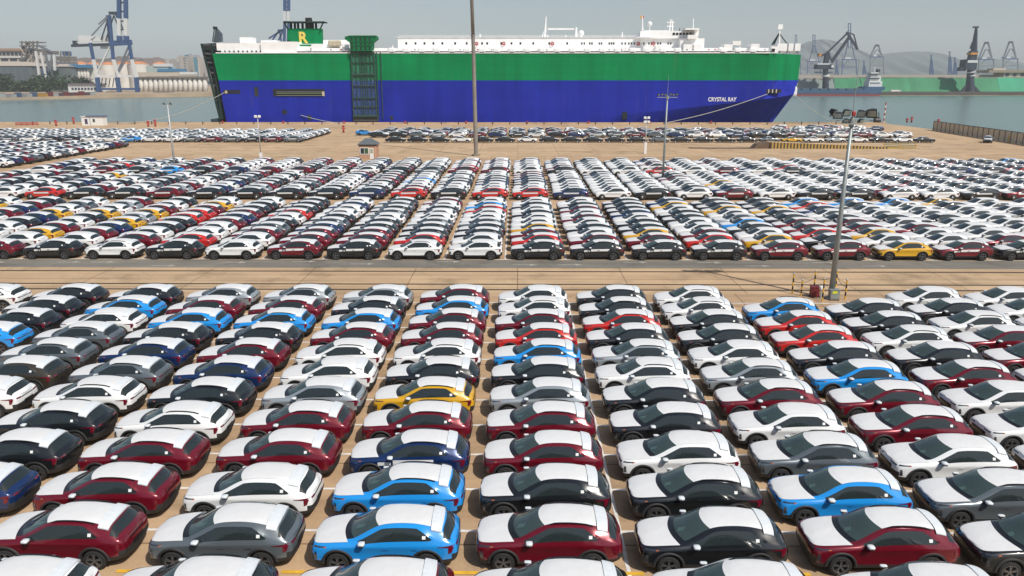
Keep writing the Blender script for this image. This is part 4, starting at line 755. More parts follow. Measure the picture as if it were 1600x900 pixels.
def cage(L=None, role=role):
    L = L or lines(); n = 15; K = len(L)
    v = []; idx = {}
    for k in range(K):
        for i in range(n):
            x, y, z = L[k][i]
            for s in ((1, -1) if 0 < k < K - 1 else (0,)):
                idx[(i, k, s)] = len(v); v.append((x, y * s, z))
            if k in (0, K - 1): idx[(i, k, 1)] = idx[(i, k, -1)] = idx[(i, k, 0)]
    f = []; m = []
    for i in range(n - 1):
        for k in range(K - 1):
            for s in (1, -1):
                q = (idx[(i, k, s)], idx[(i + 1, k, s)], idx[(i + 1, k + 1, s)], idx[(i, k + 1, s)])
                f.append(q if s > 0 else q[::-1]); m.append(role(i, k))
    for i, fl in ((0, 1), (n - 1, 0)):
        for k in range(K - 1):
            q = [idx[(i, k, 1)], idx[(i, k + 1, 1)], idx[(i, k + 1, -1)], idx[(i, k, -1)]]
            q = list(dict.fromkeys(q))
            r = (TRIM if 2 <= k <= 4 else (HOOD if k >= 7 else (CLAD if k < 2 else BODY))) if i == 0 else (CLAD if k <= 3 else BODY)
            f.append(tuple(q if fl else q[::-1])); m.append(r)
    ce = []
    for s in (1, -1):
        for i in range(3, 12):
            for k in (5,) + ((3,) if 4 <= i <= 8 else ()) + ((7,) if 5 <= i <= 9 else ()):
                a_, b_ = idx[(i, k, s)], idx[(i + 1, k, s)]; ce.append((min(a_, b_), max(a_, b_)))
    cv = [(idx[(10, k, s)], 1.0) for k in (6, 7) for s in (1, -1)] + [(idx[(i, 7, s)], .6) for i in (7, 9) for s in (1, -1)]
    return v, f, m, ce, cv
def temp_mesh(name, v, f, m, ce=(), cv=()):
    me = bpy.data.meshes.new(name); me.from_pydata(v, [], f); me.polygons.foreach_set('material_index', m)
    if cv:
        av = me.attributes.new('crease_vert', 'FLOAT', 'POINT')
        for i, c_ in cv: av.data[i].value = c_
    if ce:
        ce = set(ce); at_ = me.attributes.new('crease_edge', 'FLOAT', 'EDGE')
        for e in me.edges:
            if (min(e.vertices), max(e.vertices)) in ce: at_.data[e.index].value = 0.55
    bm = bmesh.new(); bm.from_mesh(me); bmesh.ops.recalc_face_normals(bm, faces=bm.faces[:]); bm.to_mesh(me); bm.free()
    return me
def evaluated(o):
    dg = bpy.context.evaluated_depsgraph_get(); dg.update()
    me = bpy.data.meshes.new_from_object(o.evaluated_get(dg), depsgraph=dg); return me
AX_F, AX_R, WR = -1.40, 1.30, 0.345
def hull(level, arches=True, L=None, role=role, seg=28):
    me = temp_mesh('hull', *cage(L, role))
    for k in range(13): me.materials.append(PAINT['black'])
    o = link('hull', me)
    ss = o.modifiers.new('s', 'SUBSURF'); ss.levels = ss.render_levels = level; ss.subdivision_type = 'CATMULL_CLARK'
    cs = []
    if arches:
        for ax in (AX_F, AX_R):
            c = MB(); n = seg
            for s in (-1, 1):
                c.tube((ax, s * 0.60, WR), (ax, s * 1.1, WR), 0.41, n=n)
            co = link('cut', c.mesh('cut')); cs.append(co); co.data.materials.append(M_CLAD)
            for k in range(12): co.data.materials.append(M_CLAD)
            co.data.polygons.foreach_set('material_index', [CLAD] * len(co.data.polygons))
            b = o.modifiers.new('b', 'BOOLEAN'); b.operation = 'DIFFERENCE'; b.object = co; b.solver = 'EXACT'
    out = evaluated(o)
    bpy.data.objects.remove(o)
    for c in cs: bpy.data.objects.remove(c)
    return out
def submesh(me, roles, name, slots, side=0, inset=0.0, border=None, smooth=True, push=0.0):
    """the faces of ME with these roles as a mesh; side -1/1 keeps only that half; inset trims a rim (returned via border list)"""
    bm = bmesh.new(); bm.from_mesh(me)
    kill = [f for f in bm.faces if f.material_index not in roles or (side and f.calc_center_median().y * side < 0)]
    bmesh.ops.delete(bm, geom=kill, context='FACES')
    if inset:
        r = bmesh.ops.inset_region(bm, faces=bm.faces[:], thickness=inset, depth=0, use_even_offset=True)
        rim = set(r['faces'])
        if border is not None:
            b2 = bm.copy(); b2.faces.ensure_lookup_table(); bm.faces.index_update()
            ids = {f.index for f in rim}
            bmesh.ops.delete(b2, geom=[f for f in b2.faces if f.index not in ids], context='FACES')
            border.append(b2)
        bmesh.ops.delete(bm, geom=list(rim), context='FACES')
    if push:
        bm.normal_update()
        for v in bm.verts: v.co += v.normal * push
    out = bpy.data.meshes.new(name)
    for f in bm.faces: f.material_index = slots.get(f.material_index, 0); f.smooth = smooth
    bm.to_mesh(out); bm.free()
    return out
def append_bm(me, bms, slot):
    bm = bmesh.new(); bm.from_mesh(me)
    for b in bms:
        base = {}
        for v in b.verts: base[v.index] = None
        b.verts.index_update()
        vv = [bm.verts.new(v.co) for v in b.verts]
        for f in b.faces:
            try: g = bm.faces.new([vv[v.index] for v in f.verts]); g.material_index = slot; g.smooth = True
            except ValueError: pass
        b.free()
    bm.to_mesh(me); bm.free()
def patch(bvh, quad, nu, nv, off, axis='y', sgn=-1, name='patch'):
    """a grid over the quad (x,z) corners laid on the hull from the side (axis y) or from behind (axis x: quad in (y,z))"""
    (a, b, c, d) = [Vector(p) for p in quad]; v = []; f = []
    for j in range(nv + 1):
        for i in range(nu + 1):
            s, t = i / nu, j / nv
            p = (a * (1 - s) + b * s) * (1 - t) + (d * (1 - s) + c * s) * t
            if axis == 'y': o = Vector((p[0], sgn * 2, p[1])); dr = Vector((0, -sgn, 0))
            elif axis == 'x': o = Vector((sgn * 4, p[0], p[1])); dr = Vector((-sgn, 0, 0))
            else: o = Vector((p[0], p[1], 4)); dr = Vector((0, 0, -1))
            h = bvh.ray_cast(o, dr)
            loc = (h[0] + h[1] * off) if h[0] is not None else o + dr * 1.2
            v.append(loc)
    for j in range(nv):
        for i in range(nu):
            q = j * (nu + 1) + i; f.append((q, q + 1, q + nu + 2, q + nu + 1))
    return v, f
def wheel_mesh(n, spokes=True):
    """tyre and inner drum; the outer face at -y"""
    b = MB().use(M_TYRE)
    b.lathe([(0.235, -0.10), (0.31, -0.112), (0.345, -0.075), (0.345, 0.075), (0.31, 0.112), (0.20, 0.10)], n=n, axis='y')
    b.use(M_RIMD); b.lathe([(0.235, -0.10), (0.232, -0.04), (0.001, -0.03)], n=n, axis='y')
    return b.mesh('tyre', smooth=True)
def rim_mesh():
    b = MB().use(M_RIM)
    b.lathe([(0.236, -0.098), (0.242, -0.106), (0.222, -0.108), (0.215, -0.085)], n=20, axis='y')
    for k in range(5):
        a = k * 2 * math.pi / 5 + 0.3
        for s in (-0.16, 0.16):
            p = Vector((math.cos(a + s * 0.5) * 0.05, -0.085, math.sin(a + s * 0.5) * 0.05)); q = Vector((math.cos(a + s) * 0.225, -0.097, math.sin(a + s) * 0.225))
            b.bar(p, q, 0.03, 0.028)
    b.lathe([(0.05, -0.085), (0.05, -0.102), (0.001, -0.104)], n=10, axis='y')
    return b.mesh('rim')
# -- near model: every part its own mesh
H2 = hull(2)
_bm = bmesh.new(); _bm.from_mesh(hull(2, False)); BVH = BVHTree.FromBMesh(_bm); _bm.free()
rims = []
CAR = {}          # part name -> list of (mesh, material list, sub-parts)
def part_mesh(roles, name, mats, **kw):
    me = submesh(H2, roles, name, {r: 0 for r in roles}, **kw)
    for m_ in mats: me.materials.append(m_)
    return me
PNT = PAINT['black']
PM = []           # (name, mesh, follows_paint, children)
PM.append(('windscreen', part_mesh([WIND], 'windscreen', [M_WIND], inset=0.035, border=rims), False))
PM.append(('rear_window', part_mesh([REARG], 'rear_window', [M_SIDE], inset=0.02, border=rims), False))
for r_ in (W1, W2, W3):
    PM.append(('side_window', part_mesh([r_], 'side_window', [M_SIDE], side=-1, inset=0.028, border=rims), False))
far = [submesh(H2, [r_], 'x', {}, side=1, inset=0.028, border=rims) for r_ in (W1, W2, W3)]
PM.append(('front_door', part_mesh([D1], 'front_door', [PNT], side=-1, inset=0.009), True))
PM.append(('rear_door', part_mesh([D2], 'rear_door', [PNT], side=-1, inset=0.009), True))
PM.append(('hood_film', part_mesh([HOOD], 'hood_film', [M_FILM], push=0.006), False))
PM.append(('roof_film', part_mesh([ROOF], 'roof_film', [M_FILM], push=0.006, inset=0.01), False))
PM.append(('cladding', part_mesh([CLAD], 'cladding', [M_CLAD]), False))
# body: paint, trim rims, far windows, far doors
bod = submesh(H2, [BODY, TRIM, TAIL], 'body', {BODY: 0, TRIM: 1, TAIL: 0})
fd = submesh(H2, [D1, D2], 'fd', {D1: 0, D2: 0}, side=1)
_l = []
for me_ in [fd]:
    b_ = bmesh.new(); b_.from_mesh(me_); _l.append(b_)
append_bm(bod, _l, 0)
append_bm(bod, rims, 1)
_l = []
for me_ in far:
    b_ = bmesh.new(); b_.from_mesh(me_); _l.append(b_)
append_bm(bod, _l, 2)
for m_ in (PNT, M_TRIM, M_SIDE): bod.materials.append(m_)
PM.insert(0, ('body', bod, True))
# wheel-arch flares join the cladding
def flare(b, ax, s):
    n = 14; vs = []; fs = []
    for k in range(n + 1):
        a = math.pi * (0.01 + 0.98 * k / n)
        for r_, y_ in ((0.405, 0.80), (0.415, 0.925), (0.485, 0.918), (0.495, 0.86)):
            vs.append((ax + r_ * math.cos(a), s * y_, WR + r_ * math.sin(a)))
    for k in range(n):
        for j in range(3): q = k * 4 + j; fs.append((q, q + 1, q + 5, q + 4))
    b.add(vs, fs)
fb = MB()
for ax in (AX_F, AX_R):
    for s in (-1, 1): flare(fb, ax, s)
clad = [p for p in PM if p[0] == 'cladding'][0][1]
tmp = fb.mesh('flare'); b_ = bmesh.new(); b_.from_mesh(tmp); append_bm(clad, [b_], 0)
# lamps, sticker, rails, mirrors, door film: laid on the hull
def patches(name, m, specs, two=None):
    b = MB(); b.use(m)
    for sp in specs:
        if len(sp) > 6: b.use(sp[6])
        v_, f_ = patch(BVH, *sp[:4], axis=sp[4], sgn=sp[5])
        b.add(v_, f_); b.use(m)
    return b.mesh(name, smooth=True)
for s in (-1, 1):
    PM.append(('taillight', patches('taillight', M_RED, [
        ([(1.62, 0.90), (1.98, 0.87), (1.98, 0.93), (1.62, 0.915)], 4, 1, 0.012, 'y', s),
        ([(1.95, 0.66), (2.05, 0.70), (2.14, 0.93), (1.95, 0.93)], 3, 3, 0.012, 'y', s),
        ([(s * 0.70, 0.86), (s * 0.42, 0.84), (s * 0.42, 0.90), (s * 0.70, 0.92)], 4, 1, 0.012, 'x', 1)]), False))
    PM.append(('headlight', patches('headlight', M_LAMP, [
        ([(-2.12, 0.83), (-1.78, 0.87), (-1.72, 0.905), (-2.08, 0.87)], 4, 1, 0.01, 'y', s),
        ([(-1.80, 0.855), (-1.72, 0.87), (-1.70, 0.893), (-1.79, 0.88)], 1, 1, 0.014, 'y', s, M_AMB),
        ([(-2.10, 0.50), (-2.00, 0.50), (-2.02, 0.72), (-2.08, 0.72)], 1, 3, 0.012, 'y', s),
        ([(s * 0.66, 0.80), (s * 0.30, 0.82), (s * 0.30, 0.86), (s * 0.66, 0.855)], 4, 1, 0.01, 'x', -1)]), False))
    b = MB()
    pts = [BVH.ray_cast(Vector((x_, s * 0.575, 3)), Vector((0, 0, -1)))[0] for x_ in np.linspace(-0.02, 1.30, 9)]
    for i in range(8):
        l0 = 0.03 if 0 < i else 0.0; l1 = 0.03 if i < 7 else 0.0
        b.bar(pts[i] + Vector((0, 0, l0 + 0.005)), pts[i + 1] + Vector((0, 0, l1 + 0.005)), 0.035, 0.03)
    PM.append(('roof_rail', b.mesh('roof_rail', M_TRIM), False))
    b = MB().use(M_TAPE); rounded_box(b, (-0.625, s * (0.985 if s < 0 else 0.95), 1.085), 0.10, 0.10 if s < 0 else 0.055, 0.04 if s < 0 else .025, .8)
    b.use(M_CLAD); rounded_box(b, (-0.62, s * (0.98 if s < 0 else 0.95), 1.03), 0.085, 0.09 if s < 0 else 0.05, 0.03, .8)
    b.use(M_CLAD); b.box(-0.66, -0.60, min(s * 0.86, s * 0.95), max(s * 0.86, s * 0.95), 1.0, 1.045)
    PM.append(('mirror', b.mesh('mirror', smooth=True), False))
PM.append(('tailgate_panel', patches('tailgate_panel', M_TRIM, [([(-.30, .58), (.30, .58), (.30, .70), (-.30, .70)], 4, 1, .012, 'x', 1), ([(-.40, .845), (.40, .845), (.40, .885), (-.40, .885)], 6, 1, .012, 'x', 1)]), False))
PM.append(('window_sticker', patches('window_sticker', M_STICK, [([(1.17, 1.135), (1.275, 1.135), (1.275, 1.225), (1.17, 1.225)], 2, 2, 0.008, 'y', -1)]), False))
b = MB().use(M_SEAT)
b.box(-1.05, -0.62, -0.70, 0.70, 0.70, 0.99); b.box(-1.0, 1.9, -0.78, 0.78, 0.30, 0.36)
for y_ in (-0.38, 0.38):
    rounded_box(b, (0.05, y_, 0.60), 0.26, 0.24, 0.10); rounded_box(b, (0.30, y_, 0.92), 0.10, 0.23, 0.30); rounded_box(b, (0.34, y_, 1.26), 0.06, 0.12, 0.08)
rounded_box(b, (1.0, 0, 0.60), 0.26, 0.66, 0.10); rounded_box(b, (1.26, 0, 0.90), 0.10, 0.66, 0.28)
b.use(M_PAPER); b.add([(-1.0, -0.05, 1.0), (-0.78, 0.03, 1.0), (-0.70, 0.22, 1.0), (-0.93, 0.16, 1.0)], [(0, 1, 2, 3)])
PM.append(('interior', b.mesh('interior'), False))
def spoiler():
    nu, nv = 12, 4; b = MB(); top = []; low = []
    for j in range(nv + 1):
        for i in range(nu + 1):
            u = i / nu * 2 - 1; y = 0.67 * u
            x = (1.43 + 0.005 * u * u) * (1 - j / nv) + (1.79 - 0.05 * u * u) * (j / nv)
            h = BVH.ray_cast(Vector((min(x, 1.76), y * 0.86, 4)), Vector((0, 0, -1)))[0]
            z = h.z - max(0, x - 1.84) * 0.35 - max(0, abs(u) - 0.8) * 0.18
            top.append((x, y, z + 0.028)); low.append((x, y, z - 0.012))
    q = [(j * (nu + 1) + i, j * (nu + 1) + i + 1, (j + 1) * (nu + 1) + i + 1, (j + 1) * (nu + 1) + i) for j in range(nv) for i in range(nu)]
    N = len(top); f = q + [tuple(a + N for a in g[::-1]) for g in q]
    rim = [i for i in range(nu)] + [j * (nu + 1) + nu for j in range(nv)] + [nv * (nu + 1) + nu - i for i in range(nu)] + [(nv - j) * (nu + 1) for j in range(nv)]
    f += [(rim[a], rim[a - 1], rim[a - 1] + N, rim[a] + N) for a in range(len(rim))]
    return b.add(top + low, f).mesh('spoiler_film', M_TAPE)
PM.append(('spoiler_film', spoiler(), False))
DOOR_FILM = patches('door_film', M_STICK, [([(-1.10, 0.72), (-0.62, 0.73), (-0.62, 0.87), (-1.10, 0.86)], 4, 2, 0.01, 'y', -1), ([(-0.54, 0.75), (0.95, 0.79), (0.95, 0.96), (-0.54, 0.93)], 10, 2, 0.01, 'y', -1)])
HANDLE = []
for x_ in (-0.02, 0.86):
    v_, f_ = patch(BVH, [(x_, 0.83), (x_ + 0.19, 0.835), (x_ + 0.19, 0.87), (x_, 0.865)], 3, 1, 0.03, 'y', -1)
    HANDLE.append(MB().add(v_, f_).mesh('handle', PNT))
W_HI, R_HI = wheel_mesh(24), rim_mesh()
W_LO = None
# -- middle model (rows farther off): body with lamps and lower body in one mesh, films, windscreen and side window as parts
H1 = hull(1, seg=16)
def mid_parts(Hm):
    out = []
    body = submesh(Hm, [BODY, CLAD, TRIM, D1, D2, TAIL, REARG], 'body', {BODY: 0, D1: 0, D2: 0, CLAD: 1, TRIM: 1, TAIL: 2, REARG: 3})
    for m_ in (PNT, M_CLAD, M_TAPE, M_GLASSO): body.materials.append(m_)
    for nm, ro, mm, sd, pu in (('hood_film', [HOOD], M_FILM, 0, 0.004), ('roof_film', [ROOF], M_FILM, 0, 0.004), ('windscreen', [WIND], M_GLASSO, 0, 0)):
        me = submesh(Hm, ro, nm, {}, push=pu); me.materials.append(mm); out.append((nm, me))
    for s in (-1, 1):
        me = submesh(Hm, [W1, W2, W3], 'side_window', {}, side=s, inset=0.02); me.materials.append(M_GLASSO); out.append(('side_window', me))
    return body, out
MID_BODY, MID_PARTS = mid_parts(H1)
W_MID = wheel_mesh(12); W_MID.materials[1] = M_RIM
MID_LAMP = [p for p in PM if p[0] == 'taillight'][0][1]
MIRR = [p for p in PM if p[0] == 'mirror'][0][1]

def put(name, me, parent, paint=None, loc=None, rz=0):
    o = link(name, me, parent)
    if paint: o.material_slots[0].link = 'OBJECT'; o.material_slots[0].material = PAINT[paint]
    if loc: o.location = loc
    if rz: o.rotation_euler = (0, 0, rz)
    return o
W_RIM = None
def joined_wheel():
    b = bmesh.new(); b.from_mesh(W_HI)
    n0 = len(b.faces); b.from_mesh(R_HI); b.faces.ensure_lookup_table()
    for f in b.faces[n0:]: f.material_index = 2
    me = bpy.data.meshes.new('wheel'); b.to_mesh(me); b.free()
    for m_ in (M_TYRE, M_RIMD, M_RIM): me.materials.append(m_)
    return me
W_FULL = joined_wheel()
def full_car(x, y, colour, rz, label, group, rails=True, rim=True, door_film=False, interior=True):
    t = empty('parked_crossover', (x, y, 0), label, 'crossover', group, rz)
    for name, me, fp in PM:
        if name == 'roof_rail' and not rails: continue
        o = put(name, me, t, colour if fp else None)
        if name == 'front_door' and rim: put('handle', HANDLE[0], o, colour)
        if name == 'rear_door' and rim: put('handle', HANDLE[1], o, colour)
    if door_film: put('door_film', DOOR_FILM, t)
    for ax in (AX_F, AX_R):
        for s in (-1, 1):
            near = rim and s < 0
            o = put('wheel', W_HI if near else W_FULL, t, None, (ax, s * 0.80, WR), 0 if s < 0 else math.pi)
            if near: put('rim', R_HI, o)
    return t
def mid_car(x, y, colour, rz, label, group, door_film=False):
    t = put('parked_crossover', MID_BODY, None, colour, (x, y, 0), rz); tag(t, label, 'crossover', group)
    for name, me in MID_PARTS: put(name, me, t)
    put('mirror', MIRR, t); put('taillight', MID_LAMP, t)
    for ax in (AX_F, AX_R): put('wheel', W_MID, t, None, (ax, -0.80, WR))
    if door_film and colour not in ('white', 'silver'): put('door_film', DOOR_FILM, t)
    return t
CODE = {'m': 'maroon', 'r': 'red', 'b': 'blue', 'n': 'navy', 'y': 'yellow', 'k': 'black', 'g': 'grey', 's': 'silver', 'w': 'white', 'o': 'brown'}
PITCH_Y, Y0 = 2.62, 20.4
def colx(j): return 0.98 + 5.03 * j                 # j = 0: the column under the middle of the picture

# ---- near block: colours read from the photograph, one string per column, from the bottom of the frame to the road (. = no car)
NEAR = {
 -7: '...........w', -6: '........bkkk', -5: '.....woggwbk', -4: '..nkkwgnkbms', -3: 'wmmmwknmkbms', -2: 'kgwmmswwmbks',
 -1: 'mbbnmykwmmbm', 0: 'kmkmmskbrmww', 1: 'wkkwkkwskrkk', 2: 'kmbgwmswkkww', 3: '.kgwmmbkrrb.', 4: '...wwwmkwkk.', 5: '......wmmwkw', 6: '.........www'}
DRIFT = {1: -0.05, 2: -0.1, 3: -0.25, 4: -0.25, 5: -0.2, 6: -0.2}
def col_at(c, r): 
    s_ = NEAR.get(c, ''); return s_[r + 1] if 0 <= r + 1 < len(s_) else '.'
cols = sorted(NEAR)
rnd = random.Random(4)
for ci, c in enumerate(cols):
    last = max(r for r in range(-1, 11) if col_at(c, r) != '.')
    for r in range(-1, 11):
        k = col_at(c, r)
        if k == '.': continue
        colour = CODE[k]; fr, bk = col_at(c, r - 1), col_at(c, r + 1)
        lab = f"{PHRASE[colour]} crossover of the near block, {ORD[10 - r]} line from the road, {ORD[ci]} column from left"
        x = colx(c) + rnd.uniform(-.07, .07); y = Y0 + PITCH_Y * r + DRIFT.get(c, 0) - (.12 if r < 0 else 0) + rnd.uniform(-.05, .05)
        full_car(x, y, colour, R(rnd.uniform(-.5, .5)), lab, 'crossovers parked in the near block', rails=rnd.random() < .65, rim=r <= 5, door_film=(c == -1 and r == 2))

# ---- block beyond the road: the front lines as objects, what stands behind as one mass
FAR1 = {  # column: rows 0..9 from the road
 -10: '..wwknywgw', -9: 'mwymwkywsm', -8: 'kwmnysymwk', -7: 'wmwkkrrmyw', -6: 'krwwmnmkkw', -5: 'wwmgkwrkkk', -4: 'mmmngkwwnw', -3: 'kmmkkwgkgk', -2: 'wrkkgwwkwm', -1: 'wwkkgwwrbw',
 0: 'krmywwkwkw', 1: 'kmwkwmwmkw', 2: 'kmykkwnkkk', 3: 'krmwwkkwyn', 4: 'mywkbswykk', 5: 'mkrmmkkykk', 6: 'ywymmkwnrb', 7: 'mwwmwkwwkb', 8: 'kmwwwkwwwb', 9: 'wmmwwwwwky', 10: 'kwwwmwkwww'}
def wcol(r_, j=0):
    u = r_.random()
    dark = (('white', .34), ('black', .64), ('maroon', .81), ('silver', .84), ('grey', .90), ('navy', .965), ('yellow', .975), ('blue', .985), ('red', 1.01))
    pale = (('white', .58), ('black', .78), ('maroon', .88), ('silver', .92), ('grey', .95), ('navy', .97), ('yellow', .98), ('blue', .99), ('red', 1.01))
    for c, p in (dark if j < -2 else pale):
        if u < p: return c
U1, PB = 15.64, 0.965
def far_y(u): return Y0 + PITCH_Y * u
MASS = []           # (x, y, colour, rz) of the cars that join the mass
rnd = random.Random(9)
def in_frame(x, y, m=2.6):
    px = 809 + x * FPX / (y * math.cos(PITCH) + CAM_H * math.sin(PITCH) - .3)
    e = m * FPX / y
    return -e < px < 1600 + e
SOLO_ROWS = 9
seen = 0
for r in range(10):
    y = far_y(U1 + PB * r - (.17 if r == 0 else 0)); i = 0
    for j in range(-16, 17):
        x = 1.6 + 5.04 * j
        if not in_frame(x, y): continue
        s_ = FAR1.get(j, ''); colour = CODE[s_[r]] if s_ and s_[r] != '.' else wcol(rnd, j)
        xx = x + rnd.uniform(-.08, .08); yy = y + rnd.uniform(-.05, .05); rz = R(rnd.uniform(-.5, .5))
        if r < SOLO_ROWS - 1:
            line = 'front line' if r == 0 else f'{ORD[r]} line'
            lab = f"{PHRASE[colour]} crossover beyond the road, {line} of its block, {ORD[i]} car from the left"
            if r == 0: full_car(xx, yy, colour, rz, lab, 'crossovers parked beyond the road', rails=rnd.random() < .5, rim=True, door_film=colour not in ('white', 'yellow'))
            else: mid_car(xx, yy, colour, rz, lab, 'crossovers parked beyond the road', True)
            seen += 1
        else: MASS.append((xx, yy, colour, rz))
        i += 1
print('SOLO beyond road', seen)
FRONT2 = {0: 'r', -1: 'r', -2: 'k', -3: 'r', -4: 'n', -5: 'k', -6: 'k', -7: 'k', -8: 'k', -9: 'm', -10: 'k', -11: 'k', -12: 'r', -13: 'w', 1: 'n', 2: 'w', 3: 'k', 4: 'w', 5: 'm', 6: 'w', 7: 'k', 8: 'k', 9: 'w', 10: 'w', 11: 'k', 12: 'm'}
FRONT3 = {-11: 'b', -12: 'k', -10: 'k', 3: 'w', 4: 'r', 5: 'w', 6: 'm', 7: 'w', 8: 'k', 9: 's', 10: 'w', 11: 'w', 12: 's', 13: 'n', 14: 'k', 15: 'r'}
for (u0, nr, fr_) in ((27.5, 8, FRONT2), (36.3, 6, FRONT3)):
    for r in range(nr):
        y = far_y(u0 + 0.95 * r)
        for j in range(-15, 24):
            x = 1.6 + 5.03 * j
            if not in_frame(x, y): continue
            c_ = CODE[fr_[j]] if r == 0 and j in fr_ else wcol(rnd, j)
            if j == 4 and u0 > 30 and r == 1: continue
            MASS.append((x + rnd.uniform(-.1, .1), y + rnd.uniform(-.06, .06), c_, R(rnd.uniform(-.6, .6))))
# rear left block by the quay and the small block beside it
for r in range(11):
    y = 177.5 + 2.75 * r
    for j in range(26):
        x = -52.5 - 4.75 * j
        if not in_frame(x, y): continue
        c_ = CODE['gmkgmgwwbwwkkwgmk'[j]] if r == 0 and j < 17 else rnd.choice(['white'] * 4 + ['grey', 'silver', 'silver', 'black', 'grey'])
        MASS.append((x + rnd.uniform(-.1, .1), y, c_, R(rnd.uniform(-.6, .6))))
for r in range(16):
    y = 123.0 + 2.75 * r
    for j in range(8):
        x = -87.0 - 5.0 * j
        if not in_frame(x, y): continue
        MASS.append((x + rnd.uniform(-.1, .1), y, ['white', 'white', 'navy', 'maroon', 'grey', 'black', 'white', 'grey', 'white', 'maroon', 'white'][(r + 3 * j) % 11], R(rnd.uniform(-.6, .6))))

# sedan hull for the rank by the quay
def sedan_lines():
    L = [list(l) for l in lines()]
    for k, pts in ((7, [(0.85, 0.66, 1.30), (1.20, 0.73, 1.08), (1.62, 0.76, 1.00), (2.0, 0.72, .96), (2.12, 0.66, .93)]), (8, [(0.72, 0.56, 1.37), (1.12, 0.55, 1.25), (1.55, 0.62, 1.02), (2.0, 0.58, .98), (2.14, 0.55, .95)]),
                   (9, [(0.68, 0.30, 1.41), (1.10, 0.29, 1.30), (1.60, 0.32, 1.03), (2.04, 0.3, 1.0), (2.18, 0.29, .97)]), (10, [(0.67, 0, 1.42), (1.10, 0, 1.31), (1.62, 0, 1.035), (2.06, 0, 1.005), (2.2, 0, .975)]), (6, [(0.9, 0.865, 0.99), (1.25, 0.85, 0.98), (1.65, 0.83, .96), (2.0, .78, .94), (2.12, .70, .92)])):
        for i, p in enumerate(pts): L[k][9 + i] = p
    return [[(x * 1.06, y * 0.98, z * (0.93 if z > .6 else 1)) for x, y, z in l] for l in L]
def sedan_role(i, k):
    if k >= 8:
        if i in (9, 10): return REARG
        if i in (11, 12): return TAIL
        if i in (7, 8): return ROOF
    return role(i, k)
HS = hull(1, L=sedan_lines(), role=sedan_role, seg=14)
SED_BODY, SED_PARTS = mid_parts(HS)

# the mass: one mesh of far models
def low_model():
    me = hull(1, False); 
    bm = bmesh.new(); bm.from_mesh(me)
    bmesh.ops.delete(bm, geom=[f for f in bm.faces if f.calc_center_median().z < 0.24], context='FACES')
    tri = bm.faces[:]
    V = [tuple(v.co) for v in bm.verts]; bm.verts.index_update()
    F = [[v.index for v in f.verts] for f in bm.faces]; RO = [f.material_index for f in bm.faces]; bm.free()
    mp = {BODY: 0, D1: 0, D2: 0, CLAD: 1, TRIM: 1, HOOD: 2, ROOF: 2, TAIL: 3, WIND: 4, REARG: 4, W1: 4, W2: 4, W3: 4}
    M = [mp[r] for r in RO]
    b = MB()
    for ax in (AX_F, AX_R):
        for s in (-1, 1): b.tube((ax, s * 0.72, WR), (ax, s * 0.925, WR), WR, n=10)
    o = len(V); V += b.v; F += [[i + o for i in f] for f in b.f]; M += [5] * len(b.f)
    for ax in (AX_F, AX_R):
        b = MB(); b.tube((ax, -0.9, WR), (ax, -0.935, WR), 0.2, n=8); o = len(V); V += b.v; F += [[i + o for i in f] for f in b.f]; M += [6] * len(b.f)
    for ax in (AX_F, AX_R):          # dark arch
        b = MB(); b.tube((ax, -0.7, WR + .03), (ax, -0.918, WR + .03), 0.42, n=12); o = len(V); V += b.v; F += [[i + o for i in f] for f in b.f]; M += [1] * len(b.f)
    v_, f_ = patch(BVH, [(1.93, 0.70), (2.03, 0.72), (2.11, 0.93), (1.7, 0.92)], 2, 2, 0.02, 'y', -1); o = len(V); V += [tuple(p) for p in v_]; F += [[i + o for i in f] for f in f_]; M += [7] * len(f_)
    dv, df = patch(BVH, [(-0.9, 0.76), (0.95, 0.79), (0.95, 0.95), (-0.9, 0.92)], 6, 1, 0.03, 'y', -1); o = len(V); V += [tuple(p) for p in dv]; F += [[i + o for i in f] for f in df]; M += [3] * len(df)
    return np.array(V), F, np.array(M)
LV, LF, LM = low_model()
def mass_mesh(name, items):
    names = list(PAINT); nv = len(LV); lt = np.array([len(f) for f in LF]); lc = np.concatenate([np.array(f) for f in LF])
    allv = np.empty((len(items), nv, 3)); ml = np.empty((len(items), len(LF)), dtype=np.int32)
    for i, (x, y, c, rz) in enumerate(items):
        ca, sa = math.cos(rz), math.sin(rz)
        allv[i, :, 0] = LV[:, 0] * ca - LV[:, 1] * sa + x; allv[i, :, 1] = LV[:, 0] * sa + LV[:, 1] * ca + y; allv[i, :, 2] = LV[:, 2]
        ml[i] = np.where(LM == 0, 7 + names.index(c), LM - 1)
    n = len(items); me = bpy.data.meshes.new(name)
    me.vertices.add(n * nv); me.vertices.foreach_set('co', allv.ravel())
    loops = (lc[None, :] + (np.arange(n) * nv)[:, None]).ravel(); tot = np.tile(lt, n)
    me.loops.add(len(loops)); me.loops.foreach_set('vertex_index', loops.astype(np.int32))
    me.polygons.add(len(tot)); st = np.concatenate([[0], np.cumsum(tot)[:-1]])
    me.polygons.foreach_set('loop_start', st.astype(np.int32))
    for m_ in [M_CLAD, M_FILM, M_TAPE, M_GLASSO, M_TYRE, M_RIM, M_RED] + [PAINT[k] for k in names]: me.materials.append(m_)
    me.polygons.foreach_set('material_index', ml.ravel().astype(np.int32)); me.polygons.foreach_set('use_smooth', np.ones(len(tot), dtype=bool))
    me.update(calc_edges=True); me.validate()
    return link(name, me)
mass = mass_mesh('parked_crossovers', MASS)
tag(mass, 'dense far rows of parked crossovers under white film, filling the terminal behind', kind='stuff')
print('MASS', len(MASS), 'tris', sum(len(f) - 2 for f in LF) * len(MASS))

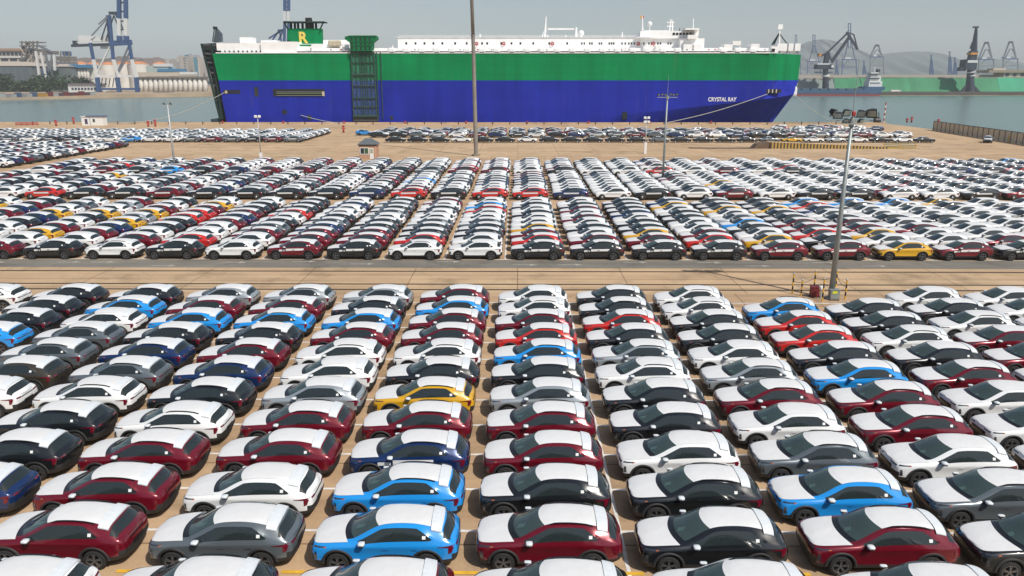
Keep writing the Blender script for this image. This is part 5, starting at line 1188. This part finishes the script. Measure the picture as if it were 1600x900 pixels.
# rank of sedans by the quay, bonnets to the right
def sedan(x, y, colour, rz, label):
    t = put('parked_sedan', SED_BODY, None, colour, (x, y, 0), rz); tag(t, label, 'sedan', 'sedans parked in the rank by the quay')
    for name, me in SED_PARTS: put(name, me, t)
    for ax in (AX_F, AX_R): put('wheel', W_MID, t, None, (ax * 1.06, 0.80 if abs(rz) > 1 else -0.80, WR), math.pi if abs(rz) > 1 else 0)
    return t
# ------------------------------------------------------------------ things standing on the terminal
def flood(parent, c, ry=0.0, s=1.0, yaw=0.0):
    """one floodlight: box housing, glass set in front"""
    b = MB().use(M_DARK); b.add([(-.28 * s, -.05, -.22 * s), (.28 * s, -.05, -.22 * s), (.28 * s, -.05, .22 * s), (-.28 * s, -.05, .22 * s), (-.14 * s, .3 * s, -.12 * s), (.14 * s, .3 * s, -.12 * s), (.14 * s, .3 * s, .12 * s), (-.14 * s, .3 * s, .12 * s)],
        [(0, 1, 2, 3), (7, 6, 5, 4), (0, 4, 5, 1), (1, 5, 6, 2), (2, 6, 7, 3), (3, 7, 4, 0)])
    b.bar((-.33 * s, .05, -.3 * s), (-.33 * s, .05, .05 * s), .04); b.bar((.33 * s, .05, -.3 * s), (.33 * s, .05, .05 * s), .04); b.bar((-.33 * s, .05, -.3 * s), (.33 * s, .05, -.3 * s), .04)
    o = b.build('floodlight', None, parent); o.location = c; o.rotation_euler = (R(28), 0, yaw)
    g = MB().use(M_LAMPF); g.box(-.24 * s, .24 * s, -.075, -.052, -.18 * s, .18 * s); go = g.build('lens', None, o)
    return o
# the lamp post standing in the gap of the near block
base = gnd(1298, 467); D = base.y
t = empty('lamp_post', base, 'tall grey lamp post with floodlight crossbar, standing behind the near cars in the fenced plinth', 'lamp post')
hl = at(1328, 178, D).z; xt = 0.0
b = MB(); b.tube((0, 0, .02), (0, 0, hl - .2), .20, .10, n=14); b.tube((0, 0, 0), (0, 0, .12), .42, n=14)
b.build('pole', M_GALV, t, True)
b = MB(); b.tube((0, 0, hl - .2), (0, 0, hl + 3.3), .03, .012, n=6); b.build('lightning_rod', M_GALV, t)
b = MB(); b.bar((-1.35, 0, hl - .42), (1.35, 0, hl - .42), .09); b.bar((-.75, -.25, hl - .6), (.75, -.25, hl - .6), .06); b.tube((0, 0, hl - .75), (0, 0, hl - .3), .16, n=10)
b.build('crossbar', M_GALV, t)
for x_, z_, yw, s_ in ((-1.22, .1, .9, .95), (-.98, -.08, -.5, .85), (-.42, .08, .15, .9), (-.42, -.42, -.2, .6), (.48, .02, -.1, .95), (.55, -.42, .3, .55), (1.18, .05, -.75, 1.15)):
    flood(t, (x_, -.08, hl + z_), 0, s_, yw)
b = MB().use(M_REDP); rounded_box(b, (0, -.12, hl + .02), .1, .1, .16); b.build('warning_light', None, t)
# its fenced plinth: posts, cabinets
PB_ = [(1237.5, 459, 1.05), (1251.5, 462, .8), (1271.5, 453, 1.0), (1284.5, 471, 1.15), (1305.5, 449, .9), (1320, 468, 1.0)]
for k, (px, py, h) in enumerate(PB_):
    p = gnd(px, py)
    n_ = ['leftmost of those round the lamp post', 'second from left by the lamp post', 'behind the red cabinet', 'in front of the lamp post', 'just behind the lamp post', 'rightmost of those round the lamp post']
    t2 = empty('safety_post', p, 'yellow and black striped safety post ' + n_[k], 'bollard', 'striped posts round the lamp post')
    b = MB()
    for q in range(5):
        b.use(M_YEL if q % 2 == 0 else M_BLK); b.tube((0, 0, h * 1.35 * q / 5), (0, 0, h * 1.35 * (q + 1) / 5), .055, n=8)
    b.build('post', None, t2); b = MB().use(M_LGREY); rounded_box(b, (0, 0, h * 1.35 + .05), .07, .07, .05); b.build('cap', None, t2)
b = MB()
def cab(name, px, py, w_, d_, h_, m_, label, cat):
    p = gnd(px, py); t3 = empty(name, p, label, cat)
    bb_ = MB(); bb_.box(-w_ / 2, w_ / 2, -d_ / 2, d_ / 2, .08, h_); bb_.build('housing', m_, t3)
    bb_ = MB(); bb_.box(-w_ / 2 + .03, w_ / 2 - .03, -d_ / 2 - .02, -d_ / 2, .14, h_ - .06); bb_.build('door', m_, t3)
    bb_ = MB(); bb_.box(-w_ / 2 - .03, w_ / 2 + .03, -d_ / 2 - .04, d_ / 2 + .03, h_, h_ + .04); bb_.build('lid', m_, t3)
    bb_ = MB(); bb_.box(-w_ / 2 - .02, w_ / 2 + .02, -d_ / 2, d_ / 2, 0, .08); bb_.build('plinth', M_DARK, t3)
    return t3
cab('fire_cabinet', 1272, 464, .55, .4, .72, mat('dark_red_cabinet', (0.17, 0.02, 0.025), .5, noise=.1), 'dark red fire cabinet beside the fenced lamp post', 'cabinet')
t3 = cab('electric_cabinet', 1302, 468.5, .62, .4, .72, M_GALV, 'grey electric cabinet with yellow sticker beside the lamp post foot', 'cabinet')
b = MB(); b.box(-.2, .12, -.235, -.222, .5, .66); b.build('warning_sticker', mat('lime_sticker', (.62, .66, .03), .5), t3)
p = gnd(1282, 468); t3 = empty('white_valve_post', p, 'white topped valve post between red cabinet and lamp post', 'valve')
b = MB().use(M_WHITE); rounded_box(b, (0, 0, .82), .14, .12, .12); b.build('cap', None, t3); b = MB(); b.tube((0, 0, 0), (0, 0, .75), .07, n=8); b.build('pipe', M_LGREY, t3)
cb = empty('chain_barrier', gnd(1237.5, 459), 'dark cable strung between the striped posts round the lamp post', 'chain')
P_ = [gnd(px, py) for px, py, h in PB_]; o0 = P_[0]
for i_, j_ in ((0, 2), (2, 4), (4, 5)):
    a_, b__ = P_[i_] - o0 + Vector((0, 0, .9)), P_[j_] - o0 + Vector((0, 0, .9)); b = MB(); pts = [a_.lerp(b__, q / 6) - Vector((0, 0, .22 * math.sin(math.pi * q / 6))) for q in range(7)]
    for q in range(6): b.tube(pts[q], pts[q + 1], .018, n=5)
    b.build('cable', M_DARK, cb)
# the high mast
base = gnd(744, 243.5); t = empty('high_mast', base, 'very tall bare high mast rising out of the top of the picture', 'mast')
b = MB(); b.tube((0, 0, 0), (-0.3, 0, 22), .40, .34, n=16, cap=False); b.build('lower_shaft', M_MAST, t, True)
b = MB(); b.tube((-0.3, 0, 22), (-0.7, 0, 40), .34, .28, n=16); b.build('upper_shaft', M_MAST, t, True)
b = MB(); b.tube((0, 0, 0), (0, 0, .35), .8, n=16); b.build('base', M_GREY, t)
b = MB(); b.tube((-.3, 0, 21.9), (-.3, 0, 22.15), .42, n=16); b.build('flange', M_MAST, t)
# lamp mast amid the block beyond the road
base = gnd(1035, 287); D = base.y; hl = at(1044, 148, D).z
t = empty('lamp_mast', base, 'slim grey lamp mast with long row of floodlights, red car beside its foot', 'lamp post')
b = MB(); b.tube((0, 0, 0), (.05, 0, hl - .1), .19, .10, n=12); b.build('pole', M_GALV, t, True)
b = MB(); b.tube((.05, 0, hl - .1), (.05, 0, hl + 2.6), .035, .015, n=6); b.build('lightning_rod', M_GALV, t)
b = MB(); b.bar((-1.35, 0, hl - .35), (1.45, 0, hl - .35), .1); b.tube((.05, 0, hl - .6), (.05, 0, hl - .2), .22, n=10); b.build('crossbar', M_GALV, t)
for k, x_ in enumerate((-1.2, -.7, -.25, .45, .9, 1.35)): flood(t, (x_, -.1, hl + .06 * (k % 2)), 0, .6, .5 - .2 * k)
# pale lamp mast on the left
base = gnd(274, 270); D = base.y; hl = at(261, 164, D).z
t = empty('lamp_mast', base, 'pale slim lamp mast beside the sky blue car in the left blocks', 'lamp post')
b = MB(); b.tube((0, 0, 0), (.05, 0, hl), .18, .09, n=12); b.build('pole', M_LGREY, t, True)
b = MB(); b.bar((-.6, 0, hl), (.6, 0, hl), .07); b.build('crossbar', M_LGREY, t)
for x_ in (-.5, .5): flood(t, (x_, -.05, hl + .2), 0, .6, 0)
# two short lamp posts near the quay
for (px, py, pt, lab, four) in ((408, 246, 182, 'short white lamp post with two lamps behind the left blocks', False), (1008, 240, 184, 'short lamp post with four white lamps before the sedan rank', True)):
    base = gnd(px, py); D = base.y; hl = at(px, pt, D).z
    t = empty('yard_lamp', base, lab, 'lamp post')
    b = MB(); b.tube((0, 0, 0), (0, 0, hl), .11, .07, n=10); b.build('pole', M_LGREY, t, True)
    b = MB(); b.box(-.25, .25, -.2, .2, 0, 2.2 if four else .9); b.build('plinth', M_WHITE, t)
    for k, (dx, dz) in enumerate([(-.35, 0), (.35, 0)] + ([(-.35, -.8), (.35, -.8)] if four else [])):
        b = MB().use(M_WHITE); rounded_box(b, (dx, -.1, hl + dz), .26, .14, .24); b.build('lamp_head', None, t)
# guard booth
gb = gnd(575, 248.5); D = gb.y
sc_ = FPX / (at(575, 232, D) - Vector((0, 0, CAM_H))).dot(fw)
t = empty('guard_booth', gb, 'small orange brick guard booth with grey hip roof and white window', 'booth')
W_, Dp = 27 / sc_, 2.8; H_ = (248.5 - 226) / sc_
M_BRK = mat('orange_brick', (0.46, 0.27, 0.175), .85, noise=.2, nscale=6)
b = MB(); b.box(-W_ / 2, W_ / 2, 0, Dp, 0, H_); b.build('wall', M_BRK, t)
b = MB(); e = .28; top = H_ + 1.05
b.add([(-W_ / 2 - e, -e, H_), (W_ / 2 + e, -e, H_), (W_ / 2 + e, Dp + e, H_), (-W_ / 2 - e, Dp + e, H_), (-.55, Dp / 2, top), (.55, Dp / 2, top)], [(0, 1, 5, 4), (1, 2, 5), (2, 3, 4, 5), (3, 0, 4), (3, 2, 1, 0)])
b.build('roof', mat('slate_roof', (0.10, 0.115, 0.125), .8, noise=.15), t)
b = MB(); b.box(-W_ / 2 - .12, W_ / 2 + .12, -.12, -.03, H_ - .22, H_ - .01); b.build('fascia', mat('dark_fascia', (.09, .06, .055), .7), t)
wf = MB(); wf.box(-W_ / 2 + .15, .25, -.06, .02, 0.85, 2.1); wo = wf.build('window', M_WHITE, t)
for x0_, x1_, mm in ((-W_ / 2 + .3, -.62, M_WIN), (-.55, .12, mat('green_glass', (.06, .12, .06), .1))):
    b = MB(); b.box(x0_, x1_, -.075, -.055, 0.97, 2.0); b.build('pane', mm, wo)
b = MB(); b.box(.38, 1.1, -.06, .02, .02, 2.0); do = b.build('door', M_WHITE, t); b = MB(); b.box(.5, .98, -.075, -.055, 1.05, 1.85); b.build('pane', mat('pale_glass', (.34, .36, .26), .2), do)
b = MB(); b.box(W_ / 2 - .3, W_ / 2 - .02, -.045, .01, .02, H_ - .3); b.build('corner_panel', mat('pinkish_panel', (.55, .33, .22), .8), t)
# striped loading ramp and what lies round it
p0, p1 = gnd(1203, 232.5), gnd(1378, 230.5)
D = p0.y; L_ = p1.x - p0.x
t = empty('loading_ramp', (p0.x, D, 0), 'low loading ramp edged with yellow and black stripes before the parked cars', 'ramp')
h0, h1 = 1.35, .35
b = MB(); b.add([(0, .03, 0), (L_, .03, 0), (L_, 3.2, 0), (0, 3.2, 0), (0, .03, h0), (L_, .03, h1), (L_, 3.2, h1), (0, 3.2, h0)], [(0, 3, 2, 1), (4, 5, 6, 7), (0, 1, 5, 4), (1, 2, 6, 5), (2, 3, 7, 6), (3, 0, 4, 7)])
b.build('deck', M_APRON, t)
N_ = 36; M_RYEL = mat('dull_yellow_paint', (.42, .27, .06), .8, noise=.25); M_RBLK = mat('worn_black_paint', (.06, .045, .03), .8, noise=.25)
for k in range(N_ * 2):
    x0_, x1_ = L_ * k / (N_ * 2), L_ * (k + 1) / (N_ * 2); za, zb = h0 + (h1 - h0) * k / (N_ * 2), h0 + (h1 - h0) * (k + 1) / (N_ * 2)
    b = MB(); b.add([(x0_, 0, .02), (x1_, 0, .02), (x1_, 0, zb + .03), (x0_, 0, za + .03), (x0_, .03, .02), (x1_, .03, .02), (x1_, .03, zb + .03), (x0_, .03, za + .03)], [(0, 1, 2, 3), (7, 6, 5, 4), (3, 2, 6, 7), (0, 4, 5, 1), (1, 5, 6, 2), (3, 7, 4, 0)])
    b.build('stripe', M_RYEL if k % 2 else M_RBLK, t)
b = MB(); b.add([(L_ + .05, 0, .02), (L_ + 7, .6, .02), (L_ + 7, 2.6, .02), (L_ + .05, 2.8, h1)], [(0, 1, 2, 3)]); b.build('run_off', M_RYEL, t)
b = MB(); b.prism([(-3.4, .02), (-.05, .02), (-.05, h0), (-2.6, .9)], .2, 3.0); b.build('flap', mat('rusty_steel', (.13, .085, .055), .8, noise=.3), t)
b = MB()
for k, q in enumerate((.3, 1.6)): b.box(-17, -3.5, q, q + .35, .02, .1)
b.build('tow_bars', mat('dark_rust', (.09, .06, .05), .8), t); 
pr = gnd(1405, 232); t = empty('green_railing', pr, 'low green and yellow railing to the right of the striped ramp', 'railing')
for k in range(3):
    b = MB(); b.bar((-2.8, 1.2 - 0, .35 + .35 * k), (3.2, -.6, .35 + .35 * k), .1); b.build('rail', mat('green_rail', (.13, .17, .04), .6), t)
for x_, y_ in ((-2.8, 1.2), (.2, .3), (3.2, -.6)):
    b = MB(); b.bar((x_, y_, 0), (x_, y_, 1.15), .1); b.build('post', M_YEL, t)
# sedan rank
rnd = random.Random(21); D0 = gnd(800, 223).y
nx = 0; x = gnd(601, 223).x + 2.4; xe = gnd(1462, 223).x - 2
sed = []
while x < xe: sed.append(x); x += 5.12
scol = ['black', 'black', 'black', 'white', 'black', 'black', 'white', 'black', 'black', 'black', 'black', 'black', 'grey', 'black', 'black', 'black', 'black', 'grey', 'yellow', 'white', 'silver', 'white', 'black', 'white', 'black', 'black', 'black', 'black']
for i, x in enumerate(sed):
    c = scol[i % len(scol)]
    sedan(x, D0 + 1 + rnd.uniform(-.1, .1), c, math.pi + R(rnd.uniform(-1, 1)), f"{PHRASE[c]} sedan parked in the front rank before the ship, {ORD[i] if i < 26 else 'last'} from left")
x0 = gnd(566, 213).x; D1_ = gnd(800, 212).y
full_car(x0, D1_ + .5, 'blue', math.pi, 'lone sky blue car at the left end of the rank before the ship', 'crossovers parked beyond the road', rim=False)
items = []
for r in range(6):
    y = gnd(800, 215).y + 3.6 * r
    x = x0 + 5.0; i = 0
    xr = gnd(1395 - 10 * r, 210).x
    while x < xr:
        items.append((x + rnd.uniform(-.15, .15), y, rnd.choice(['white'] * 3 + ['black'] * 3 + ['grey', 'grey', 'maroon', 'maroon', 'navy', 'silver']), R(rnd.uniform(-8, 8)) + (math.pi if rnd.random() < .5 else 0))); x += 5.0 + (0.2 if x > 40 else 0)
for k in range(22):
    items.append((gnd(rnd.uniform(1215, 1370), 205).x, gnd(800, 206).y + rnd.choice([0, 3.2, 6.4, 9.6]), rnd.choice(['white'] * 5 + ['navy', 'maroon']), R(rnd.uniform(-10, 10))))
kept = []
for it in items:
    if all(abs(it[0] - q[0]) > 4.4 or abs(it[1] - q[1]) > 2.3 for q in kept): kept.append(it)
o = mass_mesh('quayside_cars', kept); tag(o, 'crowded rows of cars parked behind the front sedan rank before the ship', kind='stuff')
# fence along the right-hand edge, panel by panel
fa, fb_ = gnd(1458, 203.5), gnd(1640, 233); NP = 22
t = empty('quay_fence', fa, 'tan concrete panel fence with dark coping along the water at right', 'fence')
M_FEN = mat('tan_fence_panel', (.62, .52, .38), .85, noise=.15, nscale=1.2); d = fb_ - fa; d.z = 0; u_ = d.normalized(); h_ = 2.5
for k in range(NP):
    a_, c_ = u_ * (d.length * k / NP + .14), u_ * (d.length * (k + 1) / NP - .14)
    b = MB(); b.bar(a_ + Vector((0, 0, h_ / 2)), c_ + Vector((0, 0, h_ / 2)), .14, h_ - .1); b.build('panel', M_FEN, t)
for k in range(NP + 1):
    p = u_ * (d.length * k / NP); b = MB(); b.bar(p, p + Vector((0, 0, h_ + .05)), .26, .26); b.build('post', mat('dark_fence_post', (.13, .105, .08), .8), t)
b = MB(); b.bar(Vector((0, 0, h_ + .08)), d + Vector((0, 0, h_ + .08)), .36, .14); b.build('coping', mat('dark_coping', (.10, .09, .08), .8), t)
# silver car and tyre stack by the fence
p = gnd(1538, 222); t = full_car(p.x, p.y - 1.2, 'silver', R(60), 'silver car parked alone against the fence at right', 'crossovers parked beyond the road', rim=False)
p = gnd(1583, 221.5); t = empty('tyre_stack', (p.x - 1.5, p.y - 2, 0), 'stack of dark tyres with yellow post at the foot of the fence', 'tyres')
for k, (dx, z) in enumerate(((0, .25), (.1, .75), (1.3, .25), (1.35, .75), (2.5, .25))):
    b = MB(); b.lathe([(.3, -.2), (.5, -.22), (.55, 0), (.5, .22), (.3, .2), (.3, -.2)], (dx, 0, z), 12); b.build('tyre', M_TYRE, t)
b = MB(); b.tube((-.9, 0, 0), (-.9, 0, 1.6), .16, n=8); b.build('post', M_YEL, t)
# quay edge: kerb, small dark posts, red mooring bollards
b = MB(); b.box(-300, QX, QY - .9, QY - .02, 0, .35); o = b.build('quay_kerb', M_APRON); tag(o, kind='structure')
def sweep(name, lab, grp, px0, px1, step, py, mk):
    k = 0; px = px0
    while px < px1:
        p = gnd(px, py); mk(p, k); px += step; k += 1
pm = MB().use(M_DARK); pm.tube((0, 0, 0), (0, 0, .75), .16, n=8); pm.tube((0, 0, .75), (0, 0, .9), .2, n=8); PMESH = pm.mesh('kerb_post')
def mkpost(p, k): o = link('kerb_post', PMESH); o.location = (p.x, QY - 6.5, 0); tag(o, 'small dark post in the long line before the quay edge', 'bollard', 'dark posts along the quay')
sweep('', '', '', 12, 1340, 28, 198, mkpost)
pm = MB().use(M_REDP); pm.lathe([(.3, 0), (.26, .5), (.42, .62), (.42, .8), (.2, .92), (.001, .92)], n=12); RMESH = pm.mesh('mooring_bollard', smooth=True)
def mkbol(p, k): o = link('mooring_bollard', RMESH); o.location = (p.x, QY - 1.6, 0.0); o.scale = (.9,) * 3; tag(o, f'squat red mooring bollard at the quay edge beside the ship, {ORD[k]} from left', 'bollard', 'red mooring bollards')
sweep('', '', '', 341, 1180, 96.6, 194, mkbol)
# hydrants and red gear along the edge
def hydrant(px, py, lab, h=1.5):
    p = gnd(px, py); t = empty('hydrant', p, lab, 'hydrant'); b = MB().use(M_REDP); b.tube((0, 0, 0), (0, 0, h * .8), .28, .22, n=10); b.build('barrel', None, t, True)
    b = MB().use(M_REDP); rounded_box(b, (0, 0, h * .9), .38, .3, .18); b.build('cap', None, t)
    b = MB().use(M_REDP); b.tube((-.55, 0, h * .6), (.55, 0, h * .6), .12, n=8); b.build('outlet', None, t)
hydrant(88, 197, 'red hydrant on the left quay, near the red pipe', 1.9); hydrant(115.5, 193.5, 'red hydrant just left of the white quay cabin', 2.2); hydrant(232, 198, 'orange red hydrant left of the pale lamp mast', 1.8)
hydrant(243, 198, 'orange red hydrant nearest the pale lamp mast', 2.2); hydrant(537, 207, 'red hydrant standing alone by the gap between car blocks', 1.9)
hydrant(1417, 191.5, 'red hydrant at the quay corner right of striped pole', 1.4); hydrant(1424, 191.5, 'taller red hydrant at the quay corner, right of its neighbour', 1.9); hydrant(1466, 192, 'small red hydrant where the fence meets the quay corner', 1.2)
pa, pb = gnd(25, 196), gnd(60, 196); t = empty('red_pipe_barrier', pa, 'long low red pipe barrier on the left quay', 'barrier')
for z_ in (.35, .8):
    b = MB(); b.tube((0, 0, z_), (pb.x - pa.x, 0, z_), .14, n=8); b.build('pipe', M_REDP, t)
for q in range(5): b = MB(); b.tube(((pb.x - pa.x) * q / 4, 0, 0), ((pb.x - pa.x) * q / 4, 0, .9), .1, n=6); b.build('support', M_REDP, t)
# white cabin at the edge
p = gnd(145, 196); s_ = 4.9; t = empty('quay_cabin', p, 'white cabin with blue roof on the left quay edge', 'cabin'); W_ = 33 / s_; H_ = 2.7
b = MB(); b.box(-W_ / 2, W_ / 2, 0, 2.6, 0, H_); b.build('wall', M_WHITE, t)
b = MB(); b.box(-W_ / 2 + 1.6, W_ / 2 + .3, -.3, 2.9, H_ + .05, H_ + .3); b.build('roof', mat('blue_grey_roof', (.10, .13, .24), .6), t)
b = MB(); b.box(-W_ / 2 - .15, -W_ / 2 + 1.55, -.2, 2.8, H_, H_ + .12); b.build('canopy', M_WHITE, t)
b = MB(); b.box(-W_ / 2 + 1.0, -W_ / 2 + 1.9, -.03, .02, .4, 2.0); b.build('door', mat('purple_grey_door', (.07, .06, .12), .5), t)
b = MB(); b.box(.2, .9, -.03, .02, 1.0, 2.0); b.build('window', M_WIN, t)
b = MB(); b.box(-.75, -.6, -.04, -.005, 0, H_); b.build('downpipe', M_GALV, t)
# striped barrier pole with its stand
p = gnd(1380.5, 193); t = empty('barrier_pole', p, 'raised red and white striped barrier pole at the quay corner', 'barrier')
tip = at(1384.5, 160, p.y) - p
for k in range(8):
    b = MB(); b.tube(tip * (k / 8), tip * ((k + 1) / 8), .2, n=8); b.build('stripe', M_REDP if k % 2 else M_WHITE, t)
p = gnd(1370, 193); t = empty('mooring_winch', p, 'dark mooring winch drum on the quay beside the striped pole', 'winch')
b = MB(); b.tube((-.9, 0, .95), (.9, 0, .95), .95, n=16); b.build('drum', M_DARK, t); b = MB(); b.bar((-6, 0, .9), (-.9, 0, .9), .12); b.build('shaft', M_DARK, t); b = MB(); b.box(-1.1, 1.1, -.6, .6, 0, .3); b.build('frame', mat('rust_frame', (.14, .08, .05), .8), t)
